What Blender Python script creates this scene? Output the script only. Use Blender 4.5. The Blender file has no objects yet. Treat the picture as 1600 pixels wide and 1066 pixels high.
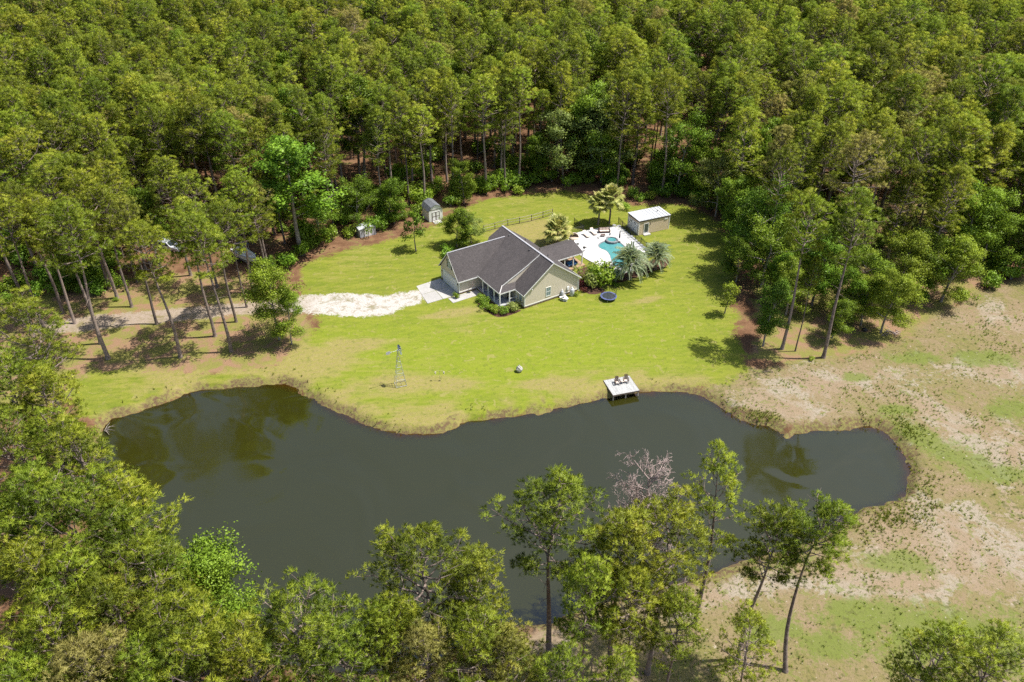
import bpy, bmesh, math, random
import numpy as np
from mathutils import Vector, Matrix

# ------------------------------------------------------------------ camera, sky, sun, exposure
scene = bpy.context.scene
COL = scene.collection
FPX, PITCH, CAMH = 1300.0, math.radians(34.3), 74.0
cam_d = bpy.data.cameras.new('camera')
cam = bpy.data.objects.new('camera', cam_d); COL.objects.link(cam)
cam.location = (0, 0, CAMH)
cam.rotation_euler = (math.pi / 2 - PITCH, 0, 0)
cam_d.sensor_width = 36.0
cam_d.lens = 36.0 * FPX / 1600.0
cam_d.clip_end = 8000
scene.camera = cam

SUN_EL, SUN_AZ = math.radians(64), math.radians(4)      # azimuth from +X towards +Y
world = bpy.data.worlds.new('World'); scene.world = world
world.use_nodes = True
wn = world.node_tree
bg = wn.nodes['Background']
sky = wn.nodes.new('ShaderNodeTexSky')
sky.sky_type = 'NISHITA'; sky.sun_disc = False
sky.sun_elevation = SUN_EL; sky.sun_rotation = math.pi / 2 - SUN_AZ
sky.air_density = 1.0; sky.dust_density = 2.0; sky.ozone_density = 1.0
wn.links.new(sky.outputs[0], bg.inputs[0])
bg.inputs[1].default_value = 0.105
sd_ = bpy.data.lights.new('sun', 'SUN'); sd_.energy = 5.0; sd_.angle = math.radians(0.55); sd_.color = (1.0, 0.95, 0.87)
sun = bpy.data.objects.new('sun', sd_); COL.objects.link(sun)
sv = Vector((math.cos(SUN_EL) * math.cos(SUN_AZ), math.cos(SUN_EL) * math.sin(SUN_AZ), math.sin(SUN_EL)))
sun.rotation_euler = sv.to_track_quat('Z', 'Y').to_euler()
sun.location = (60, 60, 150)
vs = scene.view_settings
vs.view_transform = 'Standard'; vs.look = 'None'; vs.exposure = 0.64; vs.gamma = 1.0; vs.use_curve_mapping = False
scene.render.engine = 'CYCLES'
cy = scene.cycles
cy.max_bounces = 6; cy.diffuse_bounces = 3; cy.glossy_bounces = 2; cy.transmission_bounces = 4; cy.transparent_max_bounces = 8
cy.sample_clamp_indirect = 6.0
cy.use_adaptive_sampling = True; cy.adaptive_threshold = 0.02
cy.use_denoising = False
scene.render.film_transparent = False

rng = np.random.default_rng(7)
R = random.Random(11)
rad = math.radians

# ------------------------------------------------------------------ helpers
def at(px, py, z=0.0):
    """where a line of sight of the surveyed photograph meets height z (metres)"""
    a = (px - 800) / FPX; b = -(py - 533) / FPX
    d = (a, math.cos(PITCH) + b * math.sin(PITCH), -math.sin(PITCH) + b * math.cos(PITCH))
    t = (z - CAMH) / d[2]
    return Vector((d[0] * t, d[1] * t, z))

def tag(o, label=None, cat=None, group=None, kind=None):
    if label: o['label'] = label
    if cat: o['category'] = cat
    if group: o['group'] = group
    if kind: o['kind'] = kind
    return o

def empty(name, loc, rz=0.0):
    o = bpy.data.objects.new(name, None); COL.objects.link(o)
    o.empty_display_size = 0.3
    o.location = loc; o.rotation_euler = (0, 0, rz)
    return o

def link(name, me, parent=None, loc=None, rz=None):
    o = bpy.data.objects.new(name, me); COL.objects.link(o)
    if parent is not None: o.parent = parent
    if loc is not None: o.location = loc
    if rz is not None: o.rotation_euler = (0, 0, rz)
    return o

class MB:
    def __init__(s): s.v = []; s.f = []
    def add(s, vs_, fs):
        n = len(s.v); s.v += [tuple(p) for p in vs_]; s.f += [tuple(i + n for i in f) for f in fs]; return s
    def box(s, x0, x1, y0, y1, z0, z1):
        return s.add([(x0,y0,z0),(x1,y0,z0),(x1,y1,z0),(x0,y1,z0),(x0,y0,z1),(x1,y0,z1),(x1,y1,z1),(x0,y1,z1)],
                     [(3,2,1,0),(4,5,6,7),(0,1,5,4),(1,2,6,5),(2,3,7,6),(3,0,4,7)])
    def slab(s, top, dz, off=None):
        """polygon top (list of 3D points), thickened by dz downwards (or by vector off)"""
        o = Vector(off) if off else Vector((0, 0, -dz))
        t = [Vector(p) for p in top]; n = len(t)
        return s.add(t + [p + o for p in t], [tuple(range(n)), tuple(range(2*n-1, n-1, -1))] +
                     [(i, i + n, (i + 1) % n + n, (i + 1) % n) for i in range(n)])
    def tube(s, pts, r, n=6, cap=True):
        pts = [Vector(p) for p in pts]
        rs = r if isinstance(r, (list, tuple)) else [r] * len(pts)
        vsx = []; fs = []
        prev = None
        for i, p in enumerate(pts):
            d = (pts[min(i+1, len(pts)-1)] - pts[max(i-1, 0)])
            if d.length < 1e-9: d = Vector((0,0,1))
            d.normalize()
            if prev is None:
                a = d.cross(Vector((0, 0, 1)) if abs(d.z) < .9 else Vector((1, 0, 0))).normalized()
            else:
                a = (prev - d * prev.dot(d))
                a = a.normalized() if a.length > 1e-6 else d.orthogonal().normalized()
            prev = a
            b = d.cross(a)
            for k in range(n):
                t = 2 * math.pi * k / n
                vsx.append(p + (a * math.cos(t) + b * math.sin(t)) * rs[i])
        for i in range(len(pts) - 1):
            for k in range(n):
                fs.append((i*n+k, i*n+(k+1)%n, (i+1)*n+(k+1)%n, (i+1)*n+k))
        if cap:
            fs.append(tuple(range(n-1, -1, -1))); fs.append(tuple((len(pts)-1)*n + k for k in range(n)))
        return s.add(vsx, fs)
    def lathe(s, prof, n=16, c=(0, 0, 0)):
        """profile [(r,z)...] about a vertical axis at c"""
        vsx = []; fs = []
        for (r, z) in prof:
            for k in range(n):
                t = 2 * math.pi * k / n
                vsx.append((c[0] + r * math.cos(t), c[1] + r * math.sin(t), c[2] + z))
        for i in range(len(prof) - 1):
            for k in range(n):
                fs.append((i*n+k, i*n+(k+1)%n, (i+1)*n+(k+1)%n, (i+1)*n+k))
        fs.append(tuple(range(n-1, -1, -1))); fs.append(tuple((len(prof)-1)*n + k for k in range(n)))
        return s.add(vsx, fs)
    def mesh(s, name, mat, smooth=False):
        me = bpy.data.meshes.new(name); me.from_pydata(s.v, [], s.f); me.update()
        if mat: me.materials.append(mat)
        if smooth: me.polygons.foreach_set('use_smooth', [True] * len(me.polygons))
        return me
    def build(s, name, mat, parent=None, smooth=False, loc=None, rz=None):
        return link(name, s.mesh(name, mat, smooth), parent, loc, rz)

def bevel(o, w=0.02, seg=2):
    m = o.modifiers.new('bevel', 'BEVEL'); m.width = w; m.segments = seg; m.limit_method = 'ANGLE'
    return o

def tri_mesh(name, V, nper, mat, tint=None):
    """V (N*nper,3): N separate polygons of nper corners; tint (N,) natural colour variation of the pieces"""
    n = len(V) // nper
    me = bpy.data.meshes.new(name)
    me.vertices.add(len(V)); me.vertices.foreach_set('co', np.ascontiguousarray(V, dtype=np.float32).ravel())
    me.loops.add(len(V)); me.loops.foreach_set('vertex_index', np.arange(len(V), dtype=np.int32))
    me.polygons.add(n)
    me.polygons.foreach_set('loop_start', np.arange(0, len(V), nper, dtype=np.int32))
    me.polygons.foreach_set('loop_total', np.full(n, nper, dtype=np.int32))
    if tint is not None:
        at_ = me.attributes.new('tint', 'FLOAT', 'FACE')
        at_.data.foreach_set('value', np.asarray(tint, dtype=np.float32))
    me.update(calc_edges=True)
    me.materials.append(mat)
    return me

def clump_normals(me, V, nper, O):
    """V polygons, O (N,3) outward direction of each: wind every leaf outward, shade it with its clump"""
    P = V.reshape(-1, nper, 3)
    g = np.cross(P[:, 1] - P[:, 0], P[:, 2] - P[:, 0])
    fl = (g * O).sum(1) < 0
    P[fl] = P[fl][:, ::-1]
    me.vertices.foreach_set('co', np.ascontiguousarray(P.reshape(-1, 3), dtype=np.float32).ravel())
    me.update()
    me.polygons.foreach_set('use_smooth', np.ones(len(me.polygons), bool))
    me.normals_split_custom_set_from_vertices(np.repeat(O, nper, 0).astype(np.float32))

def norm(a): return a / np.maximum(np.linalg.norm(a, axis=-1, keepdims=True), 1e-9)

# ------------------------------------------------------------------ materials
def newmat(name):
    m = bpy.data.materials.new(name); m.use_nodes = True
    nt = m.node_tree; nt.nodes.clear()
    out = nt.nodes.new('ShaderNodeOutputMaterial')
    return m, nt, out

def N(nt, t, **kw):
    n = nt.nodes.new(t)
    for k, v in kw.items():
        if k.startswith('i_'):
            key = k[2:]
            n.inputs[int(key) if key.isdigit() else key.replace('_', ' ')].default_value = v
        else: setattr(n, k, v)
    return n

def mixc(nt, fac, a, b, blend='MIX'):
    n = nt.nodes.new('ShaderNodeMix'); n.data_type = 'RGBA'; n.blend_type = blend
    for sock, val in ((n.inputs[0], fac), (n.inputs[6], a), (n.inputs[7], b)):
        if hasattr(val, 'links') or isinstance(val, bpy.types.NodeSocket): nt.links.new(val, sock)
        elif isinstance(val, (int, float)): sock.default_value = val
        else: sock.default_value = (*val, 1) if len(val) == 3 else val
    return n.outputs[2]

def mth(nt, op, a, b=None, c=None, clamp=False):
    n = nt.nodes.new('ShaderNodeMath'); n.operation = op; n.use_clamp = clamp
    for i, val in enumerate((a, b, c)):
        if val is None: continue
        if isinstance(val, bpy.types.NodeSocket): nt.links.new(val, n.inputs[i])
        else: n.inputs[i].default_value = val
    return n.outputs[0]

def noise(nt, scale, detail=4, rough=.55, vec=None, dist=0.0):
    n = N(nt, 'ShaderNodeTexNoise'); n.inputs['Scale'].default_value = scale
    n.inputs['Detail'].default_value = detail; n.inputs['Roughness'].default_value = rough; n.inputs['Distortion'].default_value = dist
    if vec is not None: nt.links.new(vec, n.inputs['Vector'])
    return n.outputs['Fac']

def sstep(nt, v, lo, hi):
    n = N(nt, 'ShaderNodeMapRange', interpolation_type='SMOOTHSTEP')
    n.inputs['From Min'].default_value = lo; n.inputs['From Max'].default_value = hi
    nt.links.new(v, n.inputs['Value']); return n.outputs['Result']

def simple(name, col, rough=.7, metal=0.0, var=.15, scale=3.0, bump=0.0, bscale=20.0, spec=.4):
    """paint, wood, stone: base colour with uneven wear and optional fine relief"""
    m, nt, out = newmat(name)
    p = N(nt, 'ShaderNodeBsdfPrincipled'); p.inputs['Roughness'].default_value = rough; p.inputs['Metallic'].default_value = metal
    p.inputs['Specular IOR Level'].default_value = spec
    tc = N(nt, 'ShaderNodeTexCoord')
    f = noise(nt, scale, 5, .6, tc.outputs['Object'])
    lo = tuple(c * (1 - var) for c in col); hi = tuple(min(1, c * (1 + var)) for c in col)
    oi = N(nt, 'ShaderNodeObjectInfo')
    f = mth(nt, 'ADD', f, mth(nt, 'MULTIPLY', mth(nt, 'SUBTRACT', oi.outputs['Random'], .5), .35))
    nt.links.new(mixc(nt, sstep(nt, f, .3, .7), lo, hi), p.inputs['Base Color'])
    if bump:
        b = N(nt, 'ShaderNodeBump'); b.inputs['Strength'].default_value = bump; b.inputs['Distance'].default_value = .02
        nt.links.new(noise(nt, bscale, 3, .6, tc.outputs['Object']), b.inputs['Height']); nt.links.new(b.outputs[0], p.inputs['Normal'])
    nt.links.new(p.outputs[0], out.inputs[0])
    return m

def foliage(name, cols, trans=.35, hue=.12, brown=0.0):
    """leaf: diffuse + light coming through; colour differs leaf by leaf and tree by tree"""
    m, nt, out = newmat(name)
    a = N(nt, 'ShaderNodeAttribute', attribute_name='tint')
    oi = N(nt, 'ShaderNodeObjectInfo')
    t = mth(nt, 'ADD', a.outputs['Fac'], mth(nt, 'MULTIPLY', mth(nt, 'SUBTRACT', oi.outputs['Random'], .5), hue * 4))
    r = N(nt, 'ShaderNodeValToRGB'); r.color_ramp.interpolation = 'LINEAR'
    el = r.color_ramp.elements
    while len(el) < len(cols): el.new(.5)
    for i, c in enumerate(cols):
        el[i].position = i / (len(cols) - 1); el[i].color = (*c, 1)
    nt.links.new(t, r.inputs[0])
    # a second, independent difference between trees: dull or fresh
    hs = N(nt, 'ShaderNodeHueSaturation')
    rr = mth(nt, 'FRACT', mth(nt, 'MULTIPLY', oi.outputs['Random'], 17.31))
    nt.links.new(mth(nt, 'ADD', mth(nt, 'MULTIPLY', rr, .26), .86), hs.inputs['Value'])
    nt.links.new(mth(nt, 'ADD', mth(nt, 'MULTIPLY', mth(nt, 'FRACT', mth(nt, 'MULTIPLY', oi.outputs['Random'], 5.77)), .03), .487), hs.inputs['Hue'])
    nt.links.new(r.outputs[0], hs.inputs['Color'])
    d = N(nt, 'ShaderNodeBsdfDiffuse'); tr = N(nt, 'ShaderNodeBsdfTranslucent')
    # here and there a tree is browning
    r3 = mth(nt, 'FRACT', mth(nt, 'MULTIPLY', oi.outputs['Random'], 43.7))
    lc_ = mixc(nt, mth(nt, 'MULTIPLY', sstep(nt, r3, .90, 1.0), brown), hs.outputs[0], (.36, .29, .11))
    nt.links.new(lc_, d.inputs[0])
    nt.links.new(mixc(nt, 1.0, lc_, (1.25, 1.2, .7), 'MULTIPLY'), tr.inputs[0])
    mx = N(nt, 'ShaderNodeMixShader'); mx.inputs[0].default_value = trans
    nt.links.new(d.outputs[0], mx.inputs[1]); nt.links.new(tr.outputs[0], mx.inputs[2])
    g = N(nt, 'ShaderNodeBsdfGlossy'); g.inputs['Roughness'].default_value = .45; g.inputs[0].default_value = (1, .97, .9, 1)
    m2 = N(nt, 'ShaderNodeMixShader'); m2.inputs[0].default_value = .015
    nt.links.new(mx.outputs[0], m2.inputs[1]); nt.links.new(g.outputs[0], m2.inputs[2])
    nt.links.new(m2.outputs[0], out.inputs[0])
    return m

M = {}
M['needle'] = foliage('pine needles', [(.085,.125,.014), (.205,.265,.024), (.365,.415,.038), (.43,.38,.08)], .24, .075, .75)
M['leaf'] = foliage('broad leaves', [(.085,.145,.016), (.155,.250,.022), (.27,.375,.032)], .28, .10)
M['leaf_lime'] = foliage('fresh lime leaves', [(.145,.215,.020), (.235,.320,.030), (.34,.42,.045)], .32, .08)
M['leaf_grey'] = foliage('grey green oak leaves', [(.15,.195,.048), (.24,.30,.075), (.34,.39,.11)], .35, .08)
M['shrub'] = foliage('shrub leaves', [(.08,.14,.015), (.16,.26,.02), (.29,.41,.04)], .35, .10)
M['redshrub'] = foliage('maroon shrub leaves', [(.09,.02,.025), (.16,.04,.04), (.22,.08,.06)], .3, .05)
M['palm'] = foliage('sabal palm fronds', [(.16,.19,.05), (.32,.34,.09), (.50,.47,.18)], .3, .05)
M['pindo'] = foliage('pindo palm fronds', [(.14,.20,.12), (.26,.33,.20), (.42,.44,.26)], .3, .05)
M['weed'] = foliage('weeds', [(.13,.155,.03), (.22,.27,.04), (.36,.36,.09)], .3, .1)
M['deadtwig'] = simple('dead grey twigs', (.30,.235,.215), .9, var=.2)
M['bark'] = simple('pine bark', (.205,.16,.135), .95, var=.4, scale=2.5, bump=.6, bscale=9)
M['barkgrey'] = simple('grey bark', (.22,.19,.165), .95, var=.35, scale=3, bump=.4, bscale=10)
M['palmtrunk'] = simple('palm trunk', (.16,.13,.10), .95, var=.4, scale=6, bump=.7, bscale=14)
M['white'] = simple('white paint', (.74,.74,.72), .5, var=.05)
M['whitemetal'] = simple('white metal', (.44,.455,.48), .4, var=.06, scale=1.2)
M['black'] = simple('black metal', (.02,.02,.022), .45, var=.2)
M['darkwood'] = simple('dark brown wood', (.09,.06,.045), .8, var=.3, scale=6)
M['postwood'] = simple('weathered post wood', (.13,.10,.075), .9, var=.3, scale=8)
M['palewood'] = simple('pale weathered rail', (.40,.36,.29), .85, var=.2, scale=4)
M['tanwood'] = simple('tan decking', (.30,.20,.12), .8, var=.2, scale=5)
M['galv'] = simple('galvanised steel', (.55,.58,.62), .35, .6, .15, 4)
M['bladeblue'] = simple('blue grey blades', (.26,.33,.46), .4, .3, .15, 4)
M['tan'] = simple('tan wicker', (.50,.41,.33), .85, var=.15, scale=9)
M['cushion'] = simple('beige cushion', (.62,.52,.45), .9, var=.1)
M['brown'] = simple('dark brown wicker', (.07,.035,.03), .8, var=.25, scale=9)
M['blue'] = simple('blue cushion', (.06,.20,.42), .85, var=.2)
M['navy'] = simple('navy canvas', (.035,.05,.10), .8, var=.2)
M['greycanvas'] = simple('charcoal canvas', (.07,.07,.075), .85, var=.25)
M['concrete'] = simple('pale concrete', (.36,.35,.335), .85, var=.10, scale=.7, bump=.1)
M['pooldeck'] = simple('white pool deck', (.49,.485,.475), .8, var=.05, scale=.6)
M['porchfloor'] = simple('grey porch floor', (.34,.35,.36), .8, var=.1)
M['stone'] = simple('pale boulder', (.44,.425,.39), .9, var=.22, scale=2.5, bump=.8, bscale=4)
M['flag_stone'] = simple('grey flagstone', (.30,.31,.32), .8, var=.25, scale=2)
M['spa'] = simple('grey spa stone', (.17,.185,.20), .6, var=.2, scale=3)
M['rubber'] = simple('tyre rubber', (.02,.02,.02), .85, var=.2)
M['carpaint'] = simple('white car paint', (.62,.65,.69), .25, 0, .04)
M['glass'] = simple('dark window glass', (.05,.065,.08), .08, 0, .2, spec=.8)
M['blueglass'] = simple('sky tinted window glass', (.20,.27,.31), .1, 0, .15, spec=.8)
M['shutter'] = simple('charcoal shutter', (.045,.055,.055), .7, var=.15)
M['pinkred'] = simple('faded red cloth', (.62,.30,.28), .9, var=.1)
M['padblue'] = simple('blue trampoline pad', (.10,.125,.28), .6, var=.1)
M['matblack'] = simple('black woven mat', (.022,.03,.035), .7, var=.3)

def siding(name, col, step=.115):
    """horizontal vinyl lap siding: fine relief of boards"""
    m, nt, out = newmat(name)
    p = N(nt, 'ShaderNodeBsdfPrincipled'); p.inputs['Roughness'].default_value = .65
    tc = N(nt, 'ShaderNodeTexCoord'); sp = N(nt, 'ShaderNodeSeparateXYZ'); nt.links.new(tc.outputs['Object'], sp.inputs[0])
    fr = mth(nt, 'FRACT', mth(nt, 'DIVIDE', sp.outputs[2], step))
    b = N(nt, 'ShaderNodeBump'); b.inputs['Strength'].default_value = .22; b.inputs['Distance'].default_value = .012
    nt.links.new(mth(nt, 'SUBTRACT', 1.0, fr), b.inputs['Height']); nt.links.new(b.outputs[0], p.inputs['Normal'])
    f = noise(nt, 1.1, 4, .6, tc.outputs['Object'])
    nt.links.new(mixc(nt, f, tuple(c * .92 for c in col), tuple(c * 1.07 for c in col)), p.inputs['Base Color'])
    nt.links.new(p.outputs[0], out.inputs[0]); return m
M['siding'] = siding('beige lap siding', (.58,.515,.42))
M['siding2'] = siding('tan lap siding', (.62,.50,.37))

def shingle(name, col):
    m, nt, out = newmat(name)
    p = N(nt, 'ShaderNodeBsdfPrincipled'); p.inputs['Roughness'].default_value = .9
    tc = N(nt, 'ShaderNodeTexCoord')
    br = N(nt, 'ShaderNodeTexBrick'); br.inputs['Scale'].default_value = 1.0
    br.inputs['Brick Width'].default_value = .33; br.inputs['Row Height'].default_value = .14; br.inputs['Mortar Size'].default_value = .012
    br.inputs['Color1'].default_value = (*[c * .8 for c in col], 1); br.inputs['Color2'].default_value = (*[c * 1.2 for c in col], 1)
    br.inputs['Mortar'].default_value = (*[c * .55 for c in col], 1)
    nt.links.new(tc.outputs['Object'], br.inputs['Vector'])
    f1 = noise(nt, .55, 5, .65, tc.outputs['Object'], .4); f2 = noise(nt, 6, 3, .6, tc.outputs['Object'])
    # algae streaks and granule loss
    c = mixc(nt, mth(nt, 'MULTIPLY', sstep(nt, f1, .42, .68), .55), br.outputs[0], tuple(x * .62 for x in col))
    c = mixc(nt, mth(nt, 'MULTIPLY', sstep(nt, f2, .45, .75), .35), c, tuple(min(1, x * 1.5) for x in col))
    nt.links.new(c, p.inputs['Base Color'])
    b = N(nt, 'ShaderNodeBump'); b.inputs['Strength'].default_value = .5; b.inputs['Distance'].default_value = .02
    nt.links.new(br.outputs['Fac'], b.inputs['Height']); b.invert = True
    nt.links.new(b.outputs[0], p.inputs['Normal'])
    nt.links.new(p.outputs[0], out.inputs[0]); return m
M['shingle'] = shingle('charcoal shingles', (.070,.061,.061))
M['shingle2'] = shingle('grey shed shingles', (.13,.14,.155))

def brickmat():
    m, nt, out = newmat('red brick base')
    p = N(nt, 'ShaderNodeBsdfPrincipled'); p.inputs['Roughness'].default_value = .9
    tc = N(nt, 'ShaderNodeTexCoord'); sp = N(nt, 'ShaderNodeSeparateXYZ'); nt.links.new(tc.outputs['Object'], sp.inputs[0])
    cb = N(nt, 'ShaderNodeCombineXYZ')
    nt.links.new(mth(nt, 'ADD', sp.outputs[0], sp.outputs[1]), cb.inputs[0]); nt.links.new(sp.outputs[2], cb.inputs[1])
    br = N(nt, 'ShaderNodeTexBrick'); br.inputs['Scale'].default_value = 1.0
    br.inputs['Brick Width'].default_value = .2; br.inputs['Row Height'].default_value = .075; br.inputs['Mortar Size'].default_value = .01
    br.inputs['Color1'].default_value = (.26,.09,.06,1); br.inputs['Color2'].default_value = (.34,.15,.10,1); br.inputs['Mortar'].default_value = (.4,.36,.31,1)
    nt.links.new(cb.outputs[0], br.inputs['Vector']); nt.links.new(br.outputs[0], p.inputs['Base Color'])
    nt.links.new(p.outputs[0], out.inputs[0]); return m
M['brick'] = brickmat()

# ------------------------------------------------------------------ ground, pond
def px_poly(pts, z=0.0): return np.array([at(x, y, z).xy[:] for x, y in pts])
def smooth_poly(P, it=2):
    for _ in range(it):
        Q = np.roll(P, -1, 0); P = np.stack([.75 * P + .25 * Q, .25 * P + .75 * Q], 1).reshape(-1, 2)
    return P
def sdf(P, X, Y):
    """signed distance to polygon, positive inside"""
    d = np.full(X.shape, 1e18); ins = np.zeros(X.shape, bool)
    n = len(P)
    for i in range(n):
        ax, ay = P[i]; bx, by = P[(i + 1) % n]
        ex, ey = bx - ax, by - ay
        t = np.clip(((X - ax) * ex + (Y - ay) * ey) / max(ex * ex + ey * ey, 1e-12), 0, 1)
        d = np.minimum(d, (X - ax - t * ex) ** 2 + (Y - ay - t * ey) ** 2)
        c = (ay > Y) != (by > Y)
        with np.errstate(divide='ignore', invalid='ignore'):
            xi = ax + (Y - ay) * ex / (ey if abs(ey) > 1e-12 else 1e-12)
        ins ^= c & (X < xi)
    return np.sqrt(d) * np.where(ins, 1, -1)

WZ = -0.9
pond = smooth_poly(px_poly([(160,658),(200,645),(250,630),(300,612),(350,604),(400,601),(435,601),(460,606),(480,615),(505,630),(525,645),(560,662),(600,675),(640,682),
    (670,681),(700,670),(720,660),(745,657),(790,652),(840,645),(880,636),(920,627),(945,622),(1000,614),(1040,611),(1070,614),(1100,622),(1130,640),(1150,655),(1180,665),
    (1205,669),(1221,674),(1230,684),(1239,677),(1256,673),(1300,669),(1340,667),(1375,673),(1395,688),(1412,712),(1420,740),(1417,765),(1405,785),(1380,796),(1345,796),(1312,815),(1285,845),
    (1240,862),(1180,875),(1130,890),(1085,902),(1040,915),(980,930),(880,965),(800,985),(740,1010),(680,1035),(620,1046),(540,1058),(430,1050),(330,1015),(240,955),(185,880),(155,800),(145,720)], WZ), 2)
lawn = smooth_poly(px_poly([(470,412),(530,392),(600,378),(650,362),(700,342),(728,318),(830,301),(900,297),(960,318),(1000,322),(1060,316),(1118,340),(1160,392),(1150,430),(1146,470),(1150,510),(1160,550),
    (1165,578),(1140,600),(1060,610),(1000,612),(950,622),(860,640),(740,657),(690,672),(640,682),(560,662),(500,628),(450,603),(400,601),(300,612),(170,655),(105,648),(100,600),(160,572),(300,582),(420,575),(465,540),(500,505),(480,470),(470,440)]), 1)
front = smooth_poly(px_poly([(470,520),(600,500),(760,500),(1000,480),(1090,480),(1070,560),(1000,600),(860,630),(700,650),(560,640),(480,580)]), 1)
drive = smooth_poly(px_poly([(662,450),(668,472),(640,481),(600,495),(560,498),(520,494),(480,491),(440,488),(380,492),(300,501),(200,510),(130,520),(75,522),(40,518),(40,506),(80,500),(150,491),(250,483),(330,475),(400,471),(450,464),(500,458),(560,457),(600,462),(630,455)]), 1)
field = smooth_poly(px_poly([(1090,600),(1180,575),(1290,565),(1400,540),(1470,490),(1540,450),(1650,420),(2000,420),(2200,800),(2200,1300),(700,1400),(640,1080),(760,1010),(1000,930),(1200,870),(1340,800),(1425,745),(1400,685),(1340,665),(1180,662),(1120,628)]), 1)
white_sand = [((1290,600),14,5,.2),((1235,640),10,4,.0),((1500,660),16,4,-.7),((1560,710),14,5,-.8),((1480,830),18,6,-.5),((1540,870),14,6,0),((1450,890),12,4,.3),((1250,760),3,2,0),((850,990),4,3,0),((1100,930),9,2.5,.3),((1330,910),7,3,0),((1230,910),6,2,.2),((1570,580),9,4,0),((1560,500),10,5,0),((1410,840),6,8,0)]
green_patch = [((1450,690),9,2.6,-.7),((1500,715),7,2.5,-.6),((1555,740),6,2.2,0),((1590,640),5,3,0),((1400,640),3,1.4,0),((1340,590),2.5,1.3,0),((1410,880),4,2,0),((1350,960),6,2.5,0),((1300,1010),5,2,0),((1500,1000),12,5,0),((1540,560),6,2.5,0),((1430,560),5,2,0),((1200,985),4,2,0)]
straw = smooth_poly(px_poly([(-200,620),(-200,470),(100,440),(300,420),(420,440),(470,470),(490,520),(470,560),(420,582),(330,586),(250,592),(190,598),(150,612),(60,640)]), 1)
straw_r = smooth_poly(px_poly([(1135,330),(1200,400),(1175,470),(1190,520),(1165,550),(1210,568),(1290,572),(1380,558),(1430,530),(1480,490),(1560,440),(1500,300)]), 1)
yard = smooth_poly(px_poly([(745,366),(868,338),(885,352),(895,372),(880,392),(840,395),(790,372)]), 1)
mulch = [smooth_poly(px_poly([(740,470),(752,466),(800,484),(818,484),(806,490),(782,497),(768,493)]), 1), smooth_poly(px_poly([(900,430),(925,440),(960,445),(1010,428),(1048,415),(1040,400),(1000,412),(960,425),(920,415),(905,420)]), 1),
         smooth_poly(px_poly([(905,440),(930,446),(950,455),(925,462),(905,452)]), 1)]
bare = [((1015,468),3.2,1.0,.35),((625,600),4,2.2,0),((560,540),5,2,.2),((700,600),7,1.6,0),((1000,600),6,1.2,.1),((850,600),5,1.2,0),((590,470),6,1,0),((700,490),5,1,.3),((280,570),6,2,0),((480,560),6,3,0)]

xs = np.concatenate([-np.geomspace(3200, 125, 26), np.arange(-120, 100.01, .55), np.geomspace(105, 3200, 26)])
ys = np.concatenate([[-600, -200, -60, 0, 20, 30], np.arange(36, 172, .55), np.geomspace(175, 3600, 30)])
GX, GY = np.meshgrid(xs, ys)
sp_ = sdf(pond, GX, GY)
def vnoise(X, Y, s, seed):
    g = np.random.default_rng(seed).random((256, 256))
    x = X / s; y = Y / s; xi = np.floor(x).astype(int); yi = np.floor(y).astype(int); fx = x - xi; fy = y - yi
    fx = fx * fx * (3 - 2 * fx); fy = fy * fy * (3 - 2 * fy)
    a = g[xi % 256, yi % 256]; b = g[(xi + 1) % 256, yi % 256]; c = g[xi % 256, (yi + 1) % 256]; d = g[(xi + 1) % 256, (yi + 1) % 256]
    return (a * (1 - fx) + b * fx) * (1 - fy) + (c * (1 - fx) + d * fx) * fy
fn = vnoise(GX, GY, 1.3, 1) + .6 * vnoise(GX, GY, .6, 2)
spn = sp_ + (fn - .8) * .65 + (vnoise(GX, GY, 4.5, 6) - .5) * 1.3
out_d = -spn
land = WZ + .9 * (1 - np.exp(-np.clip(out_d, 0, None) * (.7 + 1.6 * vnoise(GX, GY, 8, 8)))) + np.where(out_d > 0, np.clip(out_d, 0, .4) * .25, 0)
land = np.minimum(land, 0.0)
under = WZ - .42 * np.clip(spn, 0, None) ** 1.05
GZ = np.where(spn > 0, np.maximum(under, -4.0), land)
near = np.exp(-np.clip(out_d, 0, None) / 9.0)
GZ = GZ + np.where(out_d > 1.5, (vnoise(GX, GY, 7, 3) - .5) * .10 * (sp_ < -2), 0)
GZ = np.where((out_d > 0), GZ + (vnoise(GX, GY, .9, 5) - .5) * .16 * np.exp(-((out_d - 1.2) / 1.2) ** 2), GZ)
def w01(s, w): return np.clip(.5 + s / (2 * w), 0, 1)
def ell(lst):
    o = np.zeros(GX.shape)
    for (p, rx, ry, a) in lst:
        c = at(*p); dx = GX - c.x; dy = GY - c.y
        u = dx * math.cos(a) + dy * math.sin(a); v = -dx * math.sin(a) + dy * math.cos(a)
        o = np.maximum(o, np.exp(-((u / rx) ** 2 + (v / ry) ** 2) * .9))
    return o
A1 = np.zeros(GX.shape + (4,)); A2 = np.zeros(GX.shape + (4,)); A3 = np.zeros(GX.shape + (4,))
A1[..., 0] = w01(sdf(lawn, GX, GY), 3.0); A1[..., 1] = w01(sdf(drive, GX, GY), 1.5)
A1[..., 2] = w01(sdf(field, GX, GY), 5.0); A1[..., 3] = 1
A2[..., 0] = np.clip(1 - out_d / 7.0, 0, 1); A2[..., 1] = np.maximum(w01(sdf(straw, GX, GY), 4.0), w01(sdf(straw_r, GX, GY), 3.0))
A2[..., 2] = ell(white_sand); A2[..., 3] = 1
mm = np.full(GX.shape, -1e9)
for q in mulch: mm = np.maximum(mm, sdf(q, GX, GY))
A3[..., 0] = ell(green_patch); A3[..., 1] = np.maximum(ell(bare), .8 * w01(sdf(yard, GX, GY), 1.5)); A3[..., 2] = w01(mm, .5); A3[..., 3] = 1
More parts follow.
